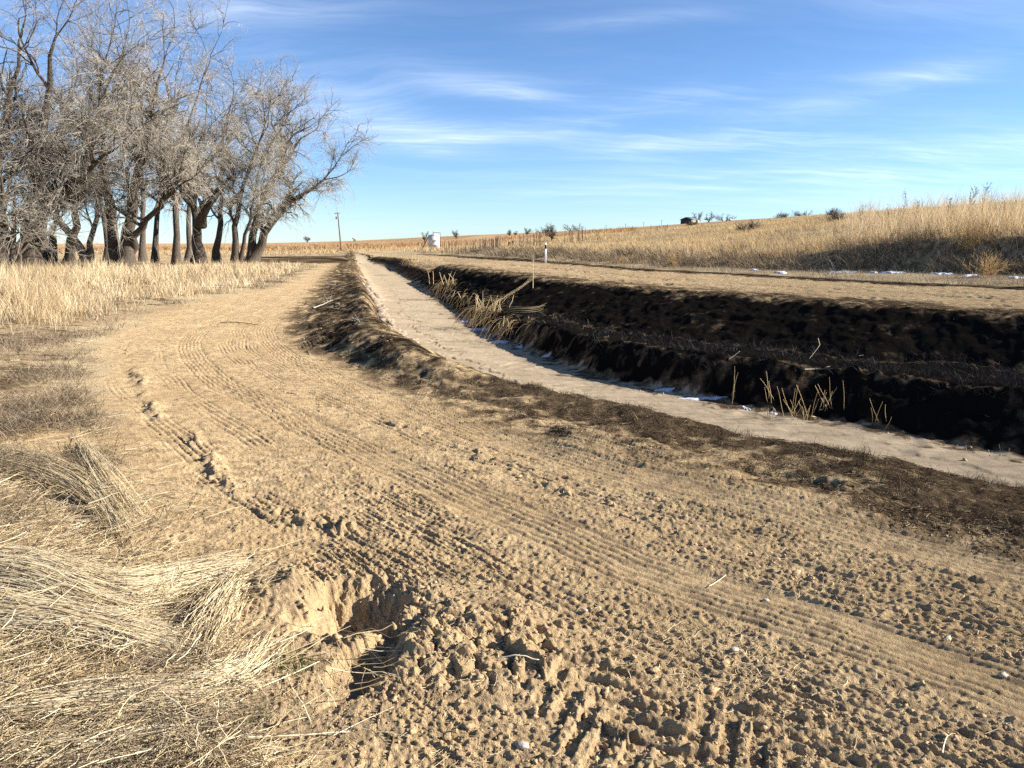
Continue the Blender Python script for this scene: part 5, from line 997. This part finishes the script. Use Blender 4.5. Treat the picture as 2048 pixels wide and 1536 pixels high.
V_, f_, _ = curved_plate(.113, hM - .40, hM - .13, -.004); mesh_obj('dark_band', V_, f_, M['blackpaint'], root)

STK = [(540, 720, 530, 1), (572, 690, 540, 1), (640, 700, 530, 1), (680, 680, 560, 1), (715, 690, 520, 1), (760, 690, 530, 1), (810, 690, 530, 1), (835, 680, 500, 1), (890, 690, 560, 1), (920, 680, 540, 1), (950, 770, 500, 1), (985, 680, 560, 1), (1065, 730, 490, 1), (1105, 740, 540, 1), (1150, 730, 520, 1), (1172, 750, 480, 1), (1295, 765, 480, 1), (1335, 740, 540, 1), (1385, 730, 500, 1), (1412, 740, 480, 1), (1430, 760, 530, 1), (1530, 720, 470, 1), (1552, 720, 490, 1), (1610, 730, 480, 1), (1632, 720, 470, 1), (1660, 725, 510, 1), (1690, 725, 450, 1), (1735, 740, 520, 1), (1790, 660, 470, 1), (1850, 690, 480, 1), (1872, 700, 450, 1), (1890, 690, 500, 1), (1935, 700, 420, 1), (1955, 690, 470, 1), (1980, 690, 440, 1)]
stakes = [(840 + a / 12.8, 440 + b / 12.8, 440 + c / 12.8, 'thin rusty stake in the long row between the white tank and the feeder') for a, b, c, _ in STK]
stakes += [(960 + a / 5.12, 440 + b / 5.12, 440 + c / 5.12, 'thin rusty stake in the long row between the white tank and the feeder' if a < 320 else l) for a, b, c, l in [(t_, bt, tp_, lab_) for lab_, L_ in (
    ('thin rusty stake between the feeder and the white marker post', [(8, 290, 190), (28, 285, 180), (45, 288, 200), (62, 280, 190), (80, 285, 195), (100, 265, 200), (118, 280, 185), (140, 275, 195), (160, 280, 170), (168, 270, 155), (182, 272, 165), (197, 275, 150), (206, 275, 160), (225, 265, 175), (245, 260, 165), (405, 255, 150), (420, 260, 165), (440, 240, 130), (443, 238, 135), (482, 245, 150), (490, 240, 165), (515, 240, 150), (550, 250, 130), (556, 245, 145), (580, 240, 120), (598, 235, 150), (610, 238, 120), (622, 235, 130)]),
    ('thin dark stake right of the grey bare shrub', [(862, 190, 100), (922, 188, 85), (932, 190, 110), (947, 195, 90), (1000, 190, 85), (1008, 188, 100), (1018, 190, 110), (1045, 192, 80), (1050, 190, 95), (1080, 188, 75), (1205, 190, 95), (1220, 190, 100), (1518, 185, 80), (1583, 160, 110), (1748, 130, 45)]),
    ('thin dark stake in the small group left of the shed', [(1803, 125, 65), (1815, 120, 60), (1842, 120, 45), (1880, 120, 50), (1890, 118, 60), (1903, 120, 50), (1915, 120, 35)])) for t_, bt, tp_ in L_]]
proto = None
for i, (px, yb, yt, lab) in enumerate(stakes):
    dd = 100 + 30 * max(0, (px - 1130) / 200.0) + rng.normal() * 3; p_ = np.array(PD(px, yb, dd)); g = gz(p_[0], p_[1]); top = PD(px, yt, dd)[2]; h_ = max(.9, top - g)
    if proto is None:
        V_, f_, _ = merge([box((0, 0, .5), (.045, .014, 1.0)), box((0, .022, .5), (.012, .03, .998)), box((0, -.012, .93), (.03, .012, .02)), box((0, -.012, .72), (.03, .012, .02))]); o_ = proto = mesh_obj('fence_stake', V_, f_, M['rustmetal'])
    else: o_ = proto.copy(); COL.objects.link(o_)
    wv = 1.0 + .6 * rng.random(); o_.location = (p_[0], p_[1], g - .03); o_.scale = (wv, wv, h_); o_.rotation_euler = (rng.normal() * .03, rng.normal() * .03, rng.uniform(0, 3.1)); tag(o_, lab, 'stake', 'rusty stakes standing across the dry field')
# feeder at the stakes
b_ = np.array(PD(1025.8, 484, 112)); b_[2] = gz(b_[0], b_[1]); s_ = 1 / ppm(112); root = thing('feeder', tuple(b_), 'dark upright metal feeder with a wide cap among the stakes', 'feeder')
V_, f_, _ = merge([lathe([(1.5 * s_, -.1), (1.7 * s_, .15), (1.7 * s_, 9 * s_), (1.2 * s_, 9.4 * s_)], 14)]); mesh_obj('drum', V_, f_, M['rustmetal'], root); V_, f_, _ = lathe([(2.7 * s_, 9.4 * s_ + .004), (2.7 * s_, 10.6 * s_), (.5 * s_, 11.3 * s_)], 14); mesh_obj('cap', V_, f_, M['rustmetal'], root)
b_ = np.array(PD(1019, 485, 113)); b_[2] = gz(b_[0], b_[1]); V_, f_, _ = lathe([(.2, -.05), (.22, .02), (.2, .22), (.22, .24), (.2, .44), (.22, .46), (.2, .62), (.17, .64), (.16, .60)], 14); tag(mesh_obj('steel_drum', V_, f_, M['rustmetal']), 'low dark steel drum beside the upright feeder', 'drum').location = b_
# shed
d0 = 400.; s_ = 1 / ppm(d0); b_ = np.array(PD(1371.5, 453.5, d0)); b_[2] = gz(b_[0], b_[1]) - .3; rz = R(-36); root = thing('farm_shed', tuple(b_), 'dark gabled farm shed with a grey green roof on the hill', 'shed', rz=rz)
wS, lS, hE, hR = 22.5 * s_, 34 * s_, 10.5 * s_ + .3, 14.6 * s_ + .3       # width of the gable, length, eave, ridge
def gab(w_, l_, hE, hR, x0=0., z0=0.): return np.array([[x0 - w_ / 2, 0, z0], [x0 + w_ / 2, 0, z0], [x0 + w_ / 2, 0, hE], [x0, 0, hR], [x0 - w_ / 2, 0, hE], [x0 - w_ / 2, l_, z0], [x0 + w_ / 2, l_, z0], [x0 + w_ / 2, l_, hE], [x0, l_, hR], [x0 - w_ / 2, l_, hE]])
G_ = gab(wS, lS, hE, hR)
mesh_obj('gable_wall', np.vstack([G_[:5], G_[:5] + np.array([0, .12, 0])]), [np.array([[0, 1, 2, 3, 4]]), np.array([[9, 8, 7, 6, 5]]), np.array([[0, 5, 6, 1], [1, 6, 7, 2], [2, 7, 8, 3], [3, 8, 9, 4], [4, 9, 5, 0]])], M['shadewall'], root)  # gable's shade is put into its wall colour
for x_ in (-1, 1):
    V_, f_, _ = box((x_ * (wS / 2 - .07), lS / 2 + .1, hE / 2), (.12, lS - .28, hE)); mesh_obj('side_wall', V_, f_, M['palewall' if x_ > 0 else 'shadewall'], root)  # sunlit side pale, shaded side dark: light painted into the walls
V_, f_, _ = box((0, lS - .03, hE / 2), (wS - .3, .1, hE)); mesh_obj('back_wall', V_, f_, M['shadewall'], root)
ov = .4; rp = []
for x_ in (-1, 1):
    sl = (hR - hE) / (wS / 2); e = np.array([x_ * (wS / 2 + ov), hE - sl * ov]); r_ = np.array([0, hR]); c4 = [[e[0], -ov, e[1]], [r_[0], -ov, r_[1]], [r_[0], lS + ov, r_[1]], [e[0], lS + ov, e[1]]]; V_ = np.vstack([np.array(c4) + [0, 0, .02], np.array(c4) + [0, 0, .16]])
    rp.append((V_, [np.array([[0, 1, 2, 3], [7, 6, 5, 4], [0, 4, 5, 1], [1, 5, 6, 2], [2, 6, 7, 3], [3, 7, 4, 0]])], None))
V_, f_, _ = merge(rp); mesh_obj('roof', V_, f_, M['roof'], root)
V_, f_, _ = box((wS / 2 + .02, lS * .30, hE * .42), (.06, 2.2, hE * .8)); mesh_obj('door', V_, f_, M['white'], root)
# tan hut, white trailer, pump jack, far line poles
b_ = np.array(PD(1394.5, 450, 395)); b_[2] = gz(b_[0], b_[1]) - .1; root = thing('pump_hut', tuple(b_), 'narrow tan hut right of the dark shed', 'hut')
V_, f_, _ = box((0, 0, 4.2 * s_), (5.5 * s_, 4 * s_, 8.4 * s_), R(30)); mesh_obj('wall', V_, f_, M['tan'], root); V_, f_, _ = box((0, 0, 8.7 * s_), (6.3 * s_, 4.8 * s_, .5 * s_), R(30)); mesh_obj('roof', V_, f_, M['rustmetal'], root); V_, f_, _ = box((-1.25 * s_, -2.05 * s_ * .866 + .45 * s_, 3 * s_), (1.6 * s_, .8 * s_, 5.6 * s_), R(30)); mesh_obj('door', V_, f_, M['wood'], root)
b_ = np.array(PD(1459.5, 446, 360)); b_[2] = gz(b_[0], b_[1]); s6 = 1 / ppm(360); root = thing('white_trailer', tuple(b_), 'tiny white trailer on the hill crest, right of the shed', 'trailer', rz=R(-15))
V_, f_, _ = merge([box((0, 0, 3.0 * s6), (6 * s6, 3 * s6, 4 * s6)), box((.4 * s6, 0, 5.4 * s6), (4.4 * s6, 2.8 * s6, .9 * s6))]); mesh_obj('body', V_, f_, M['white'], root); V_, f_, _ = box((-1 * s6, -1.52 * s6, 2.6 * s6), (1.2 * s6, .06, 2.6 * s6)); mesh_obj('door', V_, f_, M['palewall'], root)
for x_ in (-1.3, 1.3): V_, f_, _ = lathe([(.05, -.1), (.9 * s6, -.1), (.9 * s6, .1), (.05, .1)], 14); o_ = mesh_obj('wheel', V_, f_, M['blackpaint'], root); o_.location = (x_ * s6, -1.4 * s6, .9 * s6); o_.rotation_euler = (R(90), 0, 0)
d0 = 800.; s_ = 1 / ppm(d0); b_ = np.array(PD(708, 483, d0)); b_[2] = gz(b_[0], b_[1]) - .2; root = thing('pump_jack', tuple(b_), 'tiny dark oil pump jack on the skyline right of the power pole', 'pump jack')
V_, f_, _ = merge([tubes(np.array([[[-1.3 * s_, y_, 0], [-.6 * s_, y_ * .5, 2.6 * s_], [0, 0, 5 * s_]], [[1.5 * s_, y_, 0], [.7 * s_, y_ * .5, 2.6 * s_], [0, 0, 5 * s_]]]), np.full((2, 3), .22), 5)[:2] + (None,) for y_ in (-.9, .9)]); mesh_obj('frame', V_, f_, M['rustmetal'], root)
V_, f_, _ = tubes(np.array([[[-2.2 * s_, 0, 6.6 * s_], [0, 0, 5 * s_], [3 * s_, 0, 2.9 * s_]]]), np.full((1, 3), .34), 6, cap=True); mesh_obj('walking_beam', V_, f_, M['rustmetal'], root); V_, f_, _ = box((-2.4 * s_, 0, 6.1 * s_), (1.0 * s_, .5, 2.6 * s_)); mesh_obj('horse_head', V_, f_, M['rustmetal'], root); V_, f_, _ = box((3 * s_, 0, 1.6 * s_), (1.5 * s_, .9, 2.6 * s_)); mesh_obj('counterweight', V_, f_, M['rustmetal'], root)
for px, yb, yt, dd, lab in [(1212, 464, 450, 430, 'leftmost of the thin distant line poles on the skyline'), (1251, 460, 447, 430, 'thin distant line pole second from the left on the skyline'), (1287, 458, 444, 430, 'thin distant line pole third from the left on the skyline'), (1323, 456, 440, 430, 'thin distant line pole close to the left of the shed'), (1455, 445, 428, 430, 'thin distant line pole behind the white trailer')]:
    p_ = np.array(PD(px, yb, dd)); p_[2] = gz(p_[0], p_[1]) - .3; h_ = PD(px, yt, dd)[2] - p_[2]; root = thing('line_pole', tuple(p_), lab, 'pole', 'thin distant line poles'); V_, f_, _ = tubes(np.array([[[0, 0, 0], [0, 0, h_ / 2], [0, 0, h_]]]), np.array([[.13, .11, .09]]), 6, cap=True); mesh_obj('post', V_, f_, M['wood'], root); V_, f_, _ = box((0, -.14, h_ - .35), (1.3, .08, .1)); mesh_obj('crossarm', V_, f_, M['wood'], root)
# ------------------------------------------------------------------ single tall weeds against the sky on the right
def tall_weed(px, pb, pt, dd, label, col, heads, lean=0., rr=.010):
    b_ = at_dist(px, dd); h_ = max(.5, PD(px, pt, dd)[2] - b_[2]); root = thing('tall_weed', tuple(b_), label, 'weed', 'single tall weeds against the sky'); P = resample3(np.array([[0, 0, -.05], [lean * .3 * h_, 0, h_ * .5], [lean * h_, 0, h_]]), 9); rad = rr * np.linspace(1, .45, 9)
    V_, f_, v_ = tubes(P[None], rad[None], 5, np.array([col])); mesh_obj('stem', V_, f_, M['weed'], root, attrs={'var': v_})
    C, Rr = sprout(P[None], rad[None], 16, .45, 1., (.35, .8), (.10, .3), 5, .12, .10, .6, .004, .1); C2, R2_ = sprout(C, Rr, 5, .3, 1., (.3, .8), (.2, .5), 3, .1, .0, .7, .003, .04)
    V_, f_, v_ = merge([tubes(C, Rr, 4, np.full(len(C), col)), tubes(C2, R2_ * heads, 4, np.full(len(C2), col))]); mesh_obj('seed_heads', V_, f_, M['weed'], root, attrs={'var': v_})
for a in [(1887, 420, 398, 44, 'short dark weed head alone on the skyline, left of the tallest weeds', .0, 4, .1), (1925, 440, 380, 40, 'dark tall weed leaning right against the sky, nodding head', .0, 3.5, .2), (1953, 440, 376, 40, 'tallest brown weed against the sky at the right', .25, 2.5, .12), (1712, 450, 412, 40, 'feathery brown weed standing out left of the golden patch', .3, 2, .1), (1798, 460, 393, 38, 'tallest pale feathery weed above the golden patch', .6, 2, .05), (1822, 455, 402, 38, 'pale feathery weed right beside the tallest pale one', .6, 2, .1), (1775, 455, 408, 39, 'thin pale weed left of the tallest pale one', .6, 2, -.1), (2040, 450, 390, 40, 'brown weed tip at the right edge of the photo', .2, 2.5, .1), (2000, 450, 400, 40, 'thin brown weed between the tallest and the right edge', .35, 2, -.05)]: tall_weed(*a[:7], lean=a[7])
# dry weeds by the far road
def bush_weed(px, py, n, h_, label, lean):
    b_ = hit(px, py); S = np.repeat(b_[None], n, 0) + rng.normal(size=(n, 3)) * np.array([.12, .12, 0]); Dv = norm(np.stack([lean + rng.normal(size=n) * .5, rng.normal(size=n) * .4, np.full(n, 1.)], 1)); P = grow(S, Dv, rng.uniform(.4, 1, n) * h_, 7, .12, -.02); rad = .010 * np.linspace(1, .4, 7)[None] * np.ones((n, 1)); C, Rr = sprout(P, rad, 7, .3, 1., (.4, .9), (.2, .5), 4, .2, 0., .6, .004, .1)
    V_, f_, v_ = merge([tubes(P, rad, 4, rng.uniform(.6, 1, n)), tubes(C, Rr, 3, rng.uniform(.6, 1, len(C)))]); tag(mesh_obj('dry_weed', V_, f_, M['hillgrass'], attrs={'var': v_}, loc=tuple(b_)), label, 'weed', 'bushy dry weeds along the far road')
bush_weed(1965, 556, 40, 1.1, 'pale bushy dry weed in front of the snow near the right edge', .35)
bush_weed(1345, 533, 45, .9, 'whitish bushy dry weed at the foot of the grassy bank', .1)
bush_weed(1240, 528, 24, .6, 'small slanting dry weed left of the whitish bushy one', .5)
bush_weed(1930, 500, 60, 1.4, 'largest pale bushy weed on the shaded bank below the tall weeds', .4)
